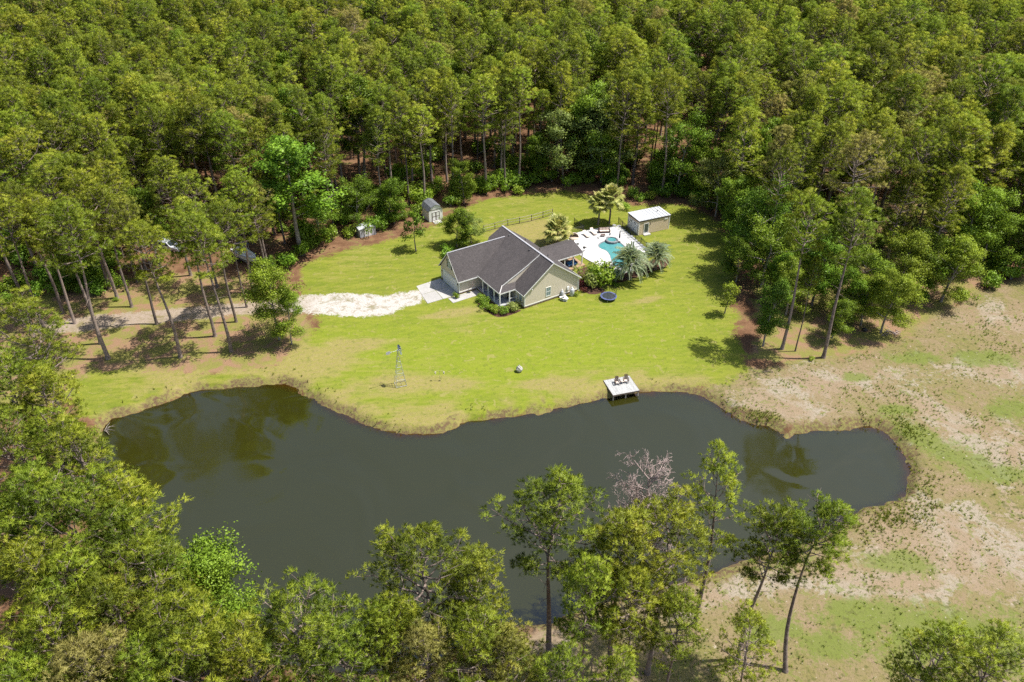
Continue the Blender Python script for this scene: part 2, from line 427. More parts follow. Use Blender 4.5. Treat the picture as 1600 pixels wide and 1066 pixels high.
fr_ = w01(sdf(front, GX, GY), 8.0)
ny, nx = GX.shape
idx = np.arange(nx * ny).reshape(ny, nx)
quads = np.stack([idx[:-1, :-1], idx[:-1, 1:], idx[1:, 1:], idx[1:, :-1]], -1).reshape(-1, 4)
gme = bpy.data.meshes.new('ground')
gme.vertices.add(nx * ny); gme.vertices.foreach_set('co', np.stack([GX, GY, GZ], -1).astype(np.float32).ravel())
gme.loops.add(quads.size); gme.loops.foreach_set('vertex_index', quads.astype(np.int32).ravel())
gme.polygons.add(len(quads)); gme.polygons.foreach_set('loop_start', np.arange(0, quads.size, 4, dtype=np.int32)); gme.polygons.foreach_set('loop_total', np.full(len(quads), 4, np.int32))
gme.polygons.foreach_set('use_smooth', np.ones(len(quads), bool))
for nm, arr in (('zone_a', A1), ('zone_b', A2), ('zone_c', A3)):
    ca = gme.attributes.new(nm, 'FLOAT_COLOR', 'POINT'); ca.data.foreach_set('color', arr.astype(np.float32).ravel())
fa = gme.attributes.new('lush', 'FLOAT', 'POINT'); fa.data.foreach_set('value', fr_.astype(np.float32).ravel())
gme.update(calc_edges=True)

def ground_mat():
    m, nt, out = newmat('ground cover')
    p = N(nt, 'ShaderNodeBsdfPrincipled'); p.inputs['Roughness'].default_value = .95; p.inputs['Specular IOR Level'].default_value = .15
    geo = N(nt, 'ShaderNodeNewGeometry'); P = geo.outputs['Position']
    def attr(n):
        a = N(nt, 'ShaderNodeAttribute', attribute_name=n); s = N(nt, 'ShaderNodeSeparateColor'); nt.links.new(a.outputs['Color'], s.inputs[0]); return s.outputs
    za = attr('zone_a'); zb = attr('zone_b'); zc = attr('zone_c')
    lush = N(nt, 'ShaderNodeAttribute', attribute_name='lush').outputs['Fac']
    big = noise(nt, .06, 4, .6, P, .5); mid = noise(nt, .35, 5, .62, P, .6); fine = noise(nt, 2.2, 5, .7, P); grain = noise(nt, 9, 3, .7, P)
    mp = N(nt, 'ShaderNodeMapping'); mp.inputs['Scale'].default_value = (.18, .95, 1); mp.inputs['Rotation'].default_value = (0, 0, rad(-12)); nt.links.new(P, mp.inputs[0])
    streak = noise(nt, 1.0, 5, .65, mp.outputs[0], .8)
    def edge(a, amp1=.5, amp2=.35, lo=.42, hi=.58):
        s = mth(nt, 'ADD', a, mth(nt, 'MULTIPLY', mth(nt, 'SUBTRACT', mid, .5), amp1))
        s = mth(nt, 'ADD', s, mth(nt, 'MULTIPLY', mth(nt, 'SUBTRACT', fine, .5), amp2))
        return sstep(nt, s, lo, hi)
    # forest floor: pine straw, humus and scrappy green
    c = mixc(nt, sstep(nt, mid, .35, .65), (0.118,0.062,0.033), (0.195,0.110,0.062))
    c = mixc(nt, sstep(nt, fine, .52, .75), c, (0.065,0.042,0.024))
    c = mixc(nt, mth(nt, 'MULTIPLY', sstep(nt, mth(nt, 'ADD', mid, mth(nt, 'MULTIPLY', big, .5)), .78, .92), .75), c, (0.130,0.142,0.033))
    c = mixc(nt, mth(nt, 'MULTIPLY', sstep(nt, grain, .55, .8), .5), c, (0.249,0.154,0.089))
    # thin grass under the open pines
    st = edge(zb[1], .6, .3)
    sg = mixc(nt, sstep(nt, mid, .40, .56), (0.237,0.148,0.089), (0.178,0.172,0.045))
    sg = mixc(nt, mth(nt, 'MULTIPLY', sstep(nt, fine, .5, .8), .6), sg, (0.160,0.089,0.050))
    c = mixc(nt, st, c, sg)
    # field: dry tan grass, pale sand, green weeds
    patch = noise(nt, .16, 5, .68, P, 1.2); speck = noise(nt, 4.5, 4, .75, P)
    fc = mixc(nt, sstep(nt, patch, .36, .62), (0.220,0.164,0.100), (0.164,0.148,0.050))
    fc = mixc(nt, mth(nt, 'MULTIPLY', sstep(nt, fine, .48, .66), .6), fc, (0.132,0.116,0.040))
    sand = mth(nt, 'ADD', mth(nt, 'MULTIPLY', zb[2], .62), mth(nt, 'MULTIPLY', mth(nt, 'SUBTRACT', fine, .5), 1.0))
    sand = mth(nt, 'ADD', sand, mth(nt, 'MULTIPLY', mth(nt, 'SUBTRACT', patch, .5), 2.4))
    fc = mixc(nt, mth(nt, 'MULTIPLY', sstep(nt, sand, .24, .52), .92), fc, mixc(nt, sstep(nt, noise(nt, .10, 3, .6, P, .8), .44, .58), mixc(nt, speck, (.205,.152,.100), (.290,.218,.152)), mixc(nt, fine, (.215,.178,.132), (.345,.298,.240))))
    gp = mth(nt, 'ADD', mth(nt, 'MULTIPLY', zc[0], 1.05), mth(nt, 'MULTIPLY', mth(nt, 'SUBTRACT', fine, .5), 1.3))
    gp = mth(nt, 'ADD', gp, mth(nt, 'MULTIPLY', mth(nt, 'SUBTRACT', mid, .5), 1.7))
    fc = mixc(nt, mth(nt, 'MULTIPLY', sstep(nt, gp, .34, .80), .75), fc, mixc(nt, speck, (0.088,0.128,0.019), (0.148,0.188,0.034)))
    fc = mixc(nt, mth(nt, 'MULTIPLY', sstep(nt, speck, .55, .66), .7), fc, (0.060,0.054,0.022))
    fc = mixc(nt, mth(nt, 'MULTIPLY', sstep(nt, noise(nt, 1.1, 6, .8, P, .5), .60, .72), .6), fc, (0.116,0.132,0.026))
    cl = noise(nt, 1.5, 4, .6, P, .3); cl2 = noise(nt, .8, 5, .65, P, .7)
    fc = mixc(nt, mth(nt, 'MULTIPLY', sstep(nt, mth(nt, 'ADD', cl, mth(nt, 'MULTIPLY', mth(nt, 'SUBTRACT', patch, .5), .45)), .57, .64), .7), fc, mixc(nt, speck, (.050,.050,.018), (.120,.130,.034)))
    fc = mixc(nt, mth(nt, 'MULTIPLY', sstep(nt, cl2, .57, .63), .6), fc, mixc(nt, speck, (.095,.125,.022), (.175,.195,.045)))
    fc = mixc(nt, mth(nt, 'MULTIPLY', sstep(nt, noise(nt, 1.9, 3, .6, P, .2), .66, .71), .6), fc, (.40,.34,.28))
    c = mixc(nt, edge(za[2], .5, .2, .35, .6), c, fc)
    # lawn
    gcol = mixc(nt, sstep(nt, streak, .30, .70), (0.118,0.152,0.016), (0.190,0.204,0.026))
    gcol = mixc(nt, mth(nt, 'MULTIPLY', sstep(nt, mid, .5, .75), .5), gcol, (0.144,0.192,0.009))
    gcol = mixc(nt, mth(nt, 'MULTIPLY', sstep(nt, grain, .5, .8), .30), gcol, (0.092,0.116,0.016))
    gcol = mixc(nt, mth(nt, 'MULTIPLY', lush, .55), gcol, mixc(nt, fine, (.135,.195,.010), (.205,.255,.016)))
    dry = mth(nt, 'ADD', mth(nt, 'MULTIPLY', mth(nt, 'SUBTRACT', streak, .5), 1.0), mth(nt, 'MULTIPLY', mth(nt, 'SUBTRACT', big, .5), 1.5))
    dry = mth(nt, 'ADD', dry, mth(nt, 'ADD', mth(nt, 'MULTIPLY', mth(nt, 'MULTIPLY', zb[0], sstep(nt, noise(nt, .11, 3, .6, P, .5), .30, .66)), 1.0), mth(nt, 'MULTIPLY', zc[1], .95)))
    dry = mth(nt, 'ADD', dry, mth(nt, 'MULTIPLY', st, .22))
    dry = mth(nt, 'ADD', dry, mth(nt, 'MULTIPLY', mth(nt, 'SUBTRACT', fine, .5), .5))
    dcol = mixc(nt, sstep(nt, fine, .35, .7), (0.252,0.196,0.092), (0.216,0.196,0.050))
    gcol = mixc(nt, mth(nt, 'MULTIPLY', sstep(nt, dry, .02, .60), .85), gcol, dcol)
    worn = noise(nt, .9, 6, .75, P, .6)
    gcol = mixc(nt, mth(nt, 'MULTIPLY', sstep(nt, worn, .52, .72), .55), gcol, mixc(nt, fine, (.150,.135,.040), (.215,.180,.070)))
    gcol = mixc(nt, mth(nt, 'MULTIPLY', sstep(nt, noise(nt, .55, 5, .7, P, .8), .56, .72), .5), gcol, (.085,.130,.016))
    gcol = mixc(nt, mth(nt, 'MULTIPLY', sstep(nt, noise(nt, 1.3, 4, .6, P, .4), .57, .63), .45), gcol, (.095,.120,.018))
    gcol = mixc(nt, mth(nt, 'MULTIPLY', sstep(nt, noise(nt, .75, 4, .6, P, .9), .59, .66), .5), gcol, (.27,.225,.095))
    wv = N(nt, 'ShaderNodeTexWave'); wv.inputs['Scale'].default_value = .28; wv.inputs['Distortion'].default_value = 3.0; wv.inputs['Detail'].default_value = 1; wv.inputs['Detail Scale'].default_value = .25
    m3 = N(nt, 'ShaderNodeMapping'); m3.inputs['Rotation'].default_value = (0, 0, rad(62)); nt.links.new(P, m3.inputs[0]); nt.links.new(m3.outputs[0], wv.inputs['Vector'])
    gcol = mixc(nt, mth(nt, 'MULTIPLY', wv.outputs['Fac'], .16), gcol, (.225,.235,.040))
    c = mixc(nt, edge(za[0], .9, .7, .40, .62), c, gcol)
    # bank of the pond: bare earth, weeds
    bk = mth(nt, 'ADD', zb[0], mth(nt, 'MULTIPLY', mth(nt, 'SUBTRACT', mid, .5), 1.1))
    bcol = mixc(nt, sstep(nt, fine, .40, .62), (0.113,0.074,0.042), (0.183,0.172,0.054))
    bcol = mixc(nt, mth(nt, 'MULTIPLY', sstep(nt, grain, .58, .8), .6), bcol, (0.331,0.284,0.213))
    c = mixc(nt, sstep(nt, mth(nt, 'SUBTRACT', bk, mth(nt, 'MULTIPLY', za[0], .10)), .74, .94), c, bcol)
    # mulch beds, gravel
    c = mixc(nt, edge(zc[2], .2, .3), c, mixc(nt, sstep(nt, grain, .4, .7), (0.050,0.026,0.018), (0.142,0.077,0.054)))
    gv = mixc(nt, sstep(nt, grain, .35, .65), (0.32,0.295,0.265), (0.50,0.485,0.46))
    gv = mixc(nt, mth(nt, 'MULTIPLY', sstep(nt, fine, .55, .75), .6), gv, (0.249,0.195,0.142))
    sx = N(nt, 'ShaderNodeSeparateXYZ'); nt.links.new(P, sx.inputs[0])
    dirt = mixc(nt, fine, (0.216,0.160,0.116), (0.352,0.296,0.240))
    gv = mixc(nt, sstep(nt, mth(nt, 'ADD', sx.outputs[0], mth(nt, 'MULTIPLY', mid, 8.0)), -36.0, -27.0), dirt, gv)
    gv = mixc(nt, mth(nt, 'MULTIPLY', sstep(nt, mid, .56, .68), .7), gv, (0.152,0.136,0.048))
    gv = mixc(nt, mth(nt, 'MULTIPLY', sstep(nt, worn, .50, .62), .6), gv, (.20,.16,.085))
    c = mixc(nt, edge(za[1], 1.0, 1.0, .50, .72), c, gv)
    # pond bed
    sp = N(nt, 'ShaderNodeSeparateXYZ'); nt.links.new(P, sp.inputs[0])
    c = mixc(nt, sstep(nt, mth(nt, 'MULTIPLY', sp.outputs[2], -1.0), .82, .98), c, mixc(nt, mid, (0.118,0.071,0.030), (0.249,0.148,0.059)))
    nt.links.new(c, p.inputs['Base Color'])
    b = N(nt, 'ShaderNodeBump'); b.inputs['Strength'].default_value = .7; b.inputs['Distance'].default_value = .12
    nt.links.new(mth(nt, 'ADD', fine, mth(nt, 'MULTIPLY', grain, .5)), b.inputs['Height']); nt.links.new(b.outputs[0], p.inputs['Normal'])
    nt.links.new(p.outputs[0], out.inputs[0]); return m
gme.materials.append(ground_mat())
tag(link('ground', gme), kind='structure')

# water sheet
wx = np.arange(-66, 60, 1.0); wy = np.arange(40, 106, 1.0)
WX, WY = np.meshgrid(wx, wy); ws = sdf(pond, WX, WY)
wid = -np.ones(WX.shape, int); keep = np.zeros(WX.shape, bool)
cell = (np.maximum.reduce([ws[:-1, :-1], ws[1:, :-1], ws[:-1, 1:], ws[1:, 1:]]) > -1.2)
fcs = []; vts = []; vd = []
for j, i in zip(*np.nonzero(cell)):
    q = []
    for (jj, ii) in ((j, i), (j, i + 1), (j + 1, i + 1), (j + 1, i)):
        if wid[jj, ii] < 0: wid[jj, ii] = len(vts); vts.append((WX[jj, ii], WY[jj, ii], WZ)); vd.append(ws[jj, ii])
        q.append(int(wid[jj, ii]))
    fcs.append(q)
wme = bpy.data.meshes.new('pond_water'); wme.from_pydata(vts, [], fcs)
wa = wme.attributes.new('depth', 'FLOAT', 'POINT'); wa.data.foreach_set('value', np.array(vd, np.float32))
def water_mat():
    m, nt, out = newmat('murky pond water')
    a = N(nt, 'ShaderNodeAttribute', attribute_name='depth').outputs['Fac']
    geo = N(nt, 'ShaderNodeNewGeometry'); P = geo.outputs['Position']
    n1 = noise(nt, .5, 3, .5, P)
    fac = sstep(nt, mth(nt, 'ADD', a, mth(nt, 'MULTIPLY', mth(nt, 'SUBTRACT', n1, .5), 2.0)), -.9, 1.5)
    tr = N(nt, 'ShaderNodeBsdfTransparent'); tr.inputs[0].default_value = (.62, .50, .28, 1)
    d = N(nt, 'ShaderNodeBsdfDiffuse'); nt.links.new(mixc(nt, noise(nt, .05, 3, .5, P), (.0215,.0222,.0030), (.0260,.0266,.0040)), d.inputs[0])
    mx = N(nt, 'ShaderNodeMixShader'); nt.links.new(fac, mx.inputs[0]); nt.links.new(tr.outputs[0], mx.inputs[1]); nt.links.new(d.outputs[0], mx.inputs[2])
    g = N(nt, 'ShaderNodeBsdfGlossy')
    wind = sstep(nt, noise(nt, .045, 4, .6, P, 1.0), .42, .62)
    nt.links.new(mth(nt, 'ADD', mth(nt, 'MULTIPLY', wind, .10), .02), g.inputs['Roughness'])
    fr = N(nt, 'ShaderNodeFresnel'); fr.inputs['IOR'].default_value = 2.05
    mp = N(nt, 'ShaderNodeMapping'); mp.inputs['Scale'].default_value = (1.0, 1.9, 1); nt.links.new(P, mp.inputs[0])
    b = N(nt, 'ShaderNodeBump'); b.inputs['Strength'].default_value = .09; b.inputs['Distance'].default_value = .05
    h = mth(nt, 'ADD', noise(nt, 2.6, 3, .6, mp.outputs[0], .3), mth(nt, 'MULTIPLY', noise(nt, .22, 2, .5, P), 2.0))
    b2 = N(nt, 'ShaderNodeBump'); b2.inputs['Strength'].default_value = .5; b2.inputs['Distance'].default_value = 1.0
    nt.links.new(noise(nt, .09, 2, .5, P, .6), b2.inputs['Height']); nt.links.new(b2.outputs[0], b.inputs['Normal'])
    nt.links.new(mth(nt, 'ADD', mth(nt, 'MULTIPLY', wind, .10), .05), b.inputs['Strength'])
    nt.links.new(h, b.inputs['Height']); nt.links.new(b.outputs[0], g.inputs['Normal']); nt.links.new(b.outputs[0], fr.inputs['Normal'])
    m2 = N(nt, 'ShaderNodeMixShader'); nt.links.new(fr.outputs[0], m2.inputs[0]); nt.links.new(mx.outputs[0], m2.inputs[1]); nt.links.new(g.outputs[0], m2.inputs[2])
    nt.links.new(m2.outputs[0], out.inputs[0]); return m
wme.materials.append(water_mat())
tag(link('pond_water', wme), kind='structure')

# ------------------------------------------------------------------ the house
HA = rad(32.1); H0 = Vector((2.09, 118.0, 0))
house = tag(empty('house', H0, HA), 'beige single storey house with charcoal shingle roof and white porch posts in the clearing', 'house')
def HL(u, v, z=0.0): return H0 + Matrix.Rotation(HA, 3, 'Z') @ Vector((u, v, z))
SL = .77
def zs(u): return 7.3 - SL * abs(u - 5.45)
def zg(u): return 7.3 - .544 * (5.45 - u) if u > 2.6 else 5.75 - .48 * (2.6 - u)
def hb(name, mat, mb, parent=None, smooth=False): return mb.build(name, M[mat], parent or house, smooth)
prof = [(0, .45), (10.9, .45), (10.9, 2.98), (5.45, 7.12), (0, 2.98)]
hb('foundation', 'brick', MB().box(.06, 10.84, .06, 15.5, -.3, .45).box(-6.95, .5, 9.86, 16.1, -.3, .40).box(-1.36, .5, 4.24, 9.84, -.3, .44))
hb('main_wall', 'siding', MB().slab([(u, 0, z) for u, z in prof], 0, (0, 15.6, 0)))
hb('entry_wall', 'siding', MB().box(-1.4, .6, 4.2, 9.78, .46, 3.55))
gp_ = [(9.8, .40), (9.8, 3.0), (13.0, 6.62), (16.2, 3.0), (16.2, .40)]
hb('garage_wall', 'siding', MB().slab([(-7.0, v, z) for v, z in gp_], 0, (9.0, 0, 0)))
hb('gable_infill_wall', 'siding', MB().slab([(5.35, 3.56, 7.1), (2.6, 3.56, 5.62), (-2.2, 3.56, 3.36), (.2, 3.56, 3.02), (3.0, 3.56, 5.1)], 0, (0, .06, 0)))
T = .16
mr = hb('main_roof', 'shingle', MB()
   .slab([(5.45, -.32, 7.3), (5.45, 15.92, 7.3), (11.35, 15.92, zs(11.35)), (11.35, -.32, zs(11.35))][::-1], T)
   .slab([(5.45, -.32, 7.3), (-.42, -.32, zs(-.42)), (-.42, 3.50, zs(-.42)), (5.45, 3.50, 7.3)][::-1], T))
pr = hb('front_roof', 'shingle', MB()
   .slab([(5.45, 3.5, 7.302), (2.6, 3.5, 5.752), (2.6, 15.92, 5.752), (5.45, 15.92, 7.302)][::-1], T)
   .slab([(2.6, 3.5, 5.75), (-2.25, 3.5, zg(-2.25)), (-3.45, 2.3, zg(-3.45)), (-3.45, 9.9, zg(-3.45)), (.2, 13.2, zg(.2)), (2.6, 15.92, 5.75)][::-1], T)
   .slab([(-2.25, 3.5, zg(-2.25) - .002), (.55, 3.5, zg(-2.25) - .002), (.02, 2.3, zg(-3.45) - .002), (-3.45, 2.3, zg(-3.45) - .002)][::-1], T))
gr = hb('garage_roof', 'shingle', MB()
   .slab([(-7.32, 13.0, 6.75), (-7.32, 9.42, 2.70), (-2.9, 9.42, 2.70), (4.6, 13.0, 6.75)], T)
   .slab([(-7.32, 13.0, 6.75), (4.6, 13.0, 6.75), (4.6, 16.58, 2.70), (-7.32, 16.58, 2.70)], T))
lr = hb('lanai_roof', 'shingle', MB()
   .slab([(9.9, 9.8, 3.72), (9.9, 6.8, 2.72), (17.0, 6.8, 2.72), (17.0, 9.8, 3.72)], .14)
   .slab([(9.9, 9.8, 3.72), (17.0, 9.8, 3.72), (17.0, 12.2, 2.9), (9.9, 12.2, 2.9)], .14))
rv = simple('ridge vent', (.30, .30, .32), .8, var=.15)
MB().slab([(5.30, -.3, 7.33), (5.60, -.3, 7.33), (5.60, 15.9, 7.33), (5.30, 15.9, 7.33)], .10).build('ridge_cap', rv, mr)
MB().slab([(-7.3, 12.88, 6.78), (4.2, 12.88, 6.78), (4.2, 13.12, 6.78), (-7.3, 13.12, 6.78)], .1).build('ridge_cap', rv, gr)
MB().tube([(-2.25, 3.5, zg(-2.25) + .03), (-3.45, 2.3, zg(-3.45) + .03)], .09, 5).build('hip_cap', simple('hip flashing', (.5, .48, .46), .7), pr)
def fascia(pts, hgt=.2, th=.03, side=(0, -1, 0), parent=mr):
    a, b = [Vector(p) for p in pts]; s_ = Vector(side) * th
    MB().slab([a + s_, b + s_, b + s_ - Vector((0, 0, hgt)), a + s_ - Vector((0, 0, hgt))], 0, Vector(side) * .03).build('fascia', M['white'], parent)
fascia([(-.44, -.32, zs(-.42) + .02), (5.45, -.32, 7.32)]); fascia([(5.45, -.32, 7.32), (11.37, -.32, zs(11.35) + .02)])
fascia([(-.42, -.30, zs(-.42) - .0), (-.42, 2.28, zs(-.42))], .18, .02, (-1, 0, 0))
fascia([(11.35, -.3, zs(11.35)), (11.35, 6.7, zs(11.35))], .18, .02, (1, 0, 0))
fascia([(5.45, 3.5, 7.33), (2.6, 3.5, 5.78)], .16, .01, (0, -1, 0), pr); fascia([(2.6, 3.5, 5.78), (-2.25, 3.5, zg(-2.25) + .03)], .16, .01, (0, -1, 0), pr)
fascia([(-3.45, 2.3, zg(-3.45)), (-3.45, 9.9, zg(-3.45))], .2, .02, (-1, 0, 0), pr); fascia([(-3.47, 2.3, zg(-3.45)), (-.02, 2.3, zg(-3.45))], .2, .02, (0, -1, 0), pr)
fascia([(-7.32, 13.0, 6.77), (-7.32, 9.42, 2.72)], .22, .02, (-1, 0, 0), gr); fascia([(-7.32, 16.58, 2.72), (-7.32, 13.0, 6.77)], .22, .02, (-1, 0, 0), gr)
fascia([(-7.3, 9.42, 2.72), (-3.5, 9.42, 2.72)], .2, .02, (0, -1, 0), gr)
fascia([(10.5, 6.8, 2.73), (17.0, 6.8, 2.73)], .2, .02, (0, -1, 0), lr); fascia([(17.0, 6.8, 2.73), (17.0, 9.8, 3.73)], .18, .02, (1, 0, 0), lr); fascia([(17.0, 9.8, 3.73), (17.0, 12.2, 2.92)], .18, .02, (1, 0, 0), lr)
for (u, v) in ((7.6, 4.5), (7.2, 11.0), (8.4, 8.2)): MB().lathe([(.06, -.2), (.06, .35), (.09, .36), (.09, .42)], 8, (u, v, zs(u))).build('vent_pipe', M['greycanvas'], mr)
for v in (6.0, 12.5): MB().box(4.7, 5.0, v - .15, v + .15, zg(4.85) - .05, zg(4.85) + .12).build('roof_vent', M['greycanvas'], pr)
# corner boards and skirt boards
for (x0, x1, y0, y1, z0, z1) in ((-.03, .12, -.03, .12, .40, 2.8), (10.8, 10.94, -.03, .12, .40, 2.8), (-7.04, -6.88, 9.76, 9.92, .36, 2.8), (-7.04, -6.88, 16.08, 16.24, .36, 2.8)):
    hb('corner_board', 'white', MB().box(x0, x1, y0, y1, z0, z1))
hb('skirt_board', 'white', MB().box(.12, 10.8, -.035, .02, .40, .58)); hb('skirt_board', 'white', MB().box(-.035, .02, .12, 2.3, .40, .58)); hb('skirt_board', 'white', MB().box(-6.88, -3.6, 9.765, 9.82, .36, .54))
hb('downspout', 'white', MB().tube([(11.25, -.06, 2.75), (11.0, -.08, 2.45), (11.0, -.08, .2), (11.2, -.1, .1)], .06, 6))
# porch
pf = hb('porch_floor', 'porchfloor', MB().box(-3.5, -.04, 2.2, 4.18, .25, .45).box(-3.5, -1.42, 4.185, 9.76, .25, .448))
MB().box(-3.42, -.06, 2.26, 4.16, -.2, .25).box(-3.42, -1.44, 4.2, 9.7, -.2, .248).build('porch_base', M['brick'], pf)
for (u, v) in ((-3.38, 2.36), (-3.38, 4.2), (-3.38, 6.1), (-3.38, 7.9), (-1.5, 2.36), (-.12, 2.36)):
    hb('porch_post', 'white', MB().box(u - .09, u + .09, v - .09, v + .09, .45, 2.72).box(u - .12, u + .12, v - .12, v + .12, .45, .62).box(u - .12, u + .12, v - .12, v + .12, 2.5, 2.62))
hb('porch_rail', 'white', MB().box(-1.4, -.2, 2.33, 2.39, 1.25, 1.32)); hb('porch_rail', 'white', MB().box(-1.4, -.2, 2.33, 2.39, .6, .66))
def window(y_or_x, c, z0, w, h, axis, sgn, pane='blueglass', shutters=False):
    """axis 0: wall is u = y_or_x facing sgn*u, window centred at v=c; axis 1: wall is v = y_or_x"""
    def bx(a0, a1, d0, d1, zz0, zz1):
        p0, p1 = sorted((y_or_x + sgn * d0, y_or_x + sgn * d1))
        return (p0, p1, a0, a1, zz0, zz1) if axis == 0 else (a0, a1, p0, p1, zz0, zz1)
    f = MB(); t = .09
    for a0, a1, q0, q1 in ((c-w/2-t, c-w/2, z0-t, z0+h+t), (c+w/2, c+w/2+t, z0-t, z0+h+t), (c-w/2, c+w/2, z0-t, z0), (c-w/2, c+w/2, z0+h, z0+h+t)):
        f.box(*bx(a0, a1, -.01, .06, q0, q1))
    wo = hb('window', 'white', f)
    MB().box(*bx(c-w/2, c+w/2, -.02, .02, z0, z0+h)).build('pane', M[pane], wo)
    MB().box(*bx(c-w/2, c+w/2, .021, .045, z0+h/2-.03, z0+h/2+.03)).build('sash_bar', M['white'], wo)
    MB().box(*bx(c-.015, c+.015, .0212, .035, z0+h/2+.031, z0+h)).box(*bx(c-.015, c+.015, .0212, .035, z0, z0+h/2-.031)).build('muntin', M['white'], wo)
    if shutters:
        for s_ in (-1, 1):
            a = c + s_ * (w / 2 + t + .2)
            MB().box(*bx(a-.18, a+.18, -.01, .05, z0-t, z0+h+t)).build('shutter', M['shutter'], wo)
window(0, 4.75, 1.1, .85, 1.6, 1, -1); window(0, 1.15, 1.1, .8, 1.5, 0, -1)
window(-7.0, 12.95, 3.75, .85, 1.35, 0, -1, shutters=True)
window(-1.4, 5.0, 1.1, .9, 1.5, 0, -1, 'glass'); window(-1.4, 8.8, 1.1, .9, 1.5, 0, -1, 'glass')
window(4.2, -.7, 1.1, .7, 1.5, 1, -1, 'glass')
dr = hb('front_door', 'white', MB().box(-1.47, -1.39, 6.55, 7.55, .46, 2.6)); MB().box(-1.49, -1.46, 6.75, 7.35, 1.2, 2.4).build('pane', M['glass'], dr); MB().box(-1.54, -1.47, 7.42, 7.48, 1.35, 1.45).build('handle', M['galv'], dr)
gd = empty('garage_door', (0, 0, 0)); gd.parent = house
for k in range(4):
    bevel(MB().box(-7.06, -6.97, 10.45, 15.35, .03 + k * .56, .57 + k * .56).build('panel', M['white'], gd), .015, 1)
for (y0, y1, z0, z1) in ((10.27, 10.44, 0, 2.46), (15.36, 15.53, 0, 2.46), (10.27, 15.53, 2.29, 2.46)):
    MB().box(-7.045, -6.96, y0, y1, z0, z1).build('frame', M['white'], gd)
for v in (10.1, 15.72): hb('wall_lamp', 'black', MB().lathe([(.03, 0), (.09, .05), (.08, .25), (.12, .27), (.02, .36)], 8, (-7.12, v, 1.75)))
hb('floodlight', 'white', MB().lathe([(.06, 0), (.12, .08), (.1, .2), (.03, .24)], 8, (1.4, -.12, 3.2)).tube([(1.4, 0, 3.3), (1.4, -.14, 3.3)], .04, 5))
# lanai
hb('lanai_floor', 'tanwood', MB().box(11.0, 17.3, 6.4, 12.4, .02, .30))
for (u, v) in ((16.85, 6.95), (14.9, 6.95), (13.0, 6.95), (16.85, 9.6), (16.85, 12.0)):
    hb('lanai_post', 'white', MB().box(u-.08, u+.08, v-.08, v+.08, .30, 2.60))
hb('meter_box', 'white', MB().box(8.6, 9.0, -.16, -.03, 1.0, 1.6))
# american style striped flag hanging off a short pole on the garage wall
fl = tag(empty('wall_flag', HL(-4.5, 9.72, 2.0), HA), 'faded red and white striped flag hanging on pole beside the garage side wall', 'flag')
MB().tube([(0, 0.05, -.5), (-.35, -.75, .35)], .018, 5).build('flag_pole', M['white'], fl)
for k in range(7):
    a = k / 7; b = (k + 1) / 7
    P0 = Vector((-.35, -.75, .35)); P1 = Vector((-.12, -.23, -.2)); D = Vector((.10, -.05, -1.15))
    q = [P0.lerp(P1, a) , P0.lerp(P1, b), P0.lerp(P1, b) + D * (.9 + .1 * math.sin(k)), P0.lerp(P1, a) + D * (.9 + .1 * math.sin(k - 1))]
    MB().slab(q, 0, (.004, .006, 0)).build('stripe', M['pinkred'] if k % 2 == 0 else M['white'], fl)

# paving
def paving(name, pts, mat, z, label=None):
    b = MB().slab([(p.x, p.y, z) for p in pts], .25)
    return tag(bevel(b.build(name, M[mat]), .015, 1), kind='structure')
dwp = [HL(-7.08, 16.6), HL(-12.0, 16.3), HL(-13.0, 10.1), HL(-9.15, 9.78), HL(-7.08, 9.85)]
def slabs(name, corners, nu, nv, mat, z):
    """concrete poured in bays with joints"""
    r_ = tag(empty(name, corners[0]), kind='structure'); c = [Vector(p) for p in corners]
    for i in range(nu):
        for j in range(nv):
            g = .012
            f = lambda a, b: (c[0].lerp(c[1], a)).lerp(c[3].lerp(c[2], a), b) - c[0]
            a0, a1, b0, b1 = i/nu+g/nu, (i+1)/nu-g/nu, j/nv+g/nv, (j+1)/nv-g/nv
            dz = z + R.uniform(-.004, .004)
            q = [f(a0, b0), f(a1, b0), f(a1, b1), f(a0, b1)]
            bevel(MB().slab([(p.x, p.y, dz) for p in q][::-1], .2).build('concrete_bay', M['concrete'], r_), .01, 1)
slabs('driveway_apron', [HL(-7.10, 16.5), HL(-12.0, 16.3), HL(-13.0, 10.1), HL(-7.10, 9.86)], 2, 2, 'concrete', .05)
slabs('front_walk', [HL(-9.3, 9.75), HL(-9.3, 7.95), HL(-3.55, 7.95), HL(-3.55, 9.7)], 4, 1, 'concrete', .055)

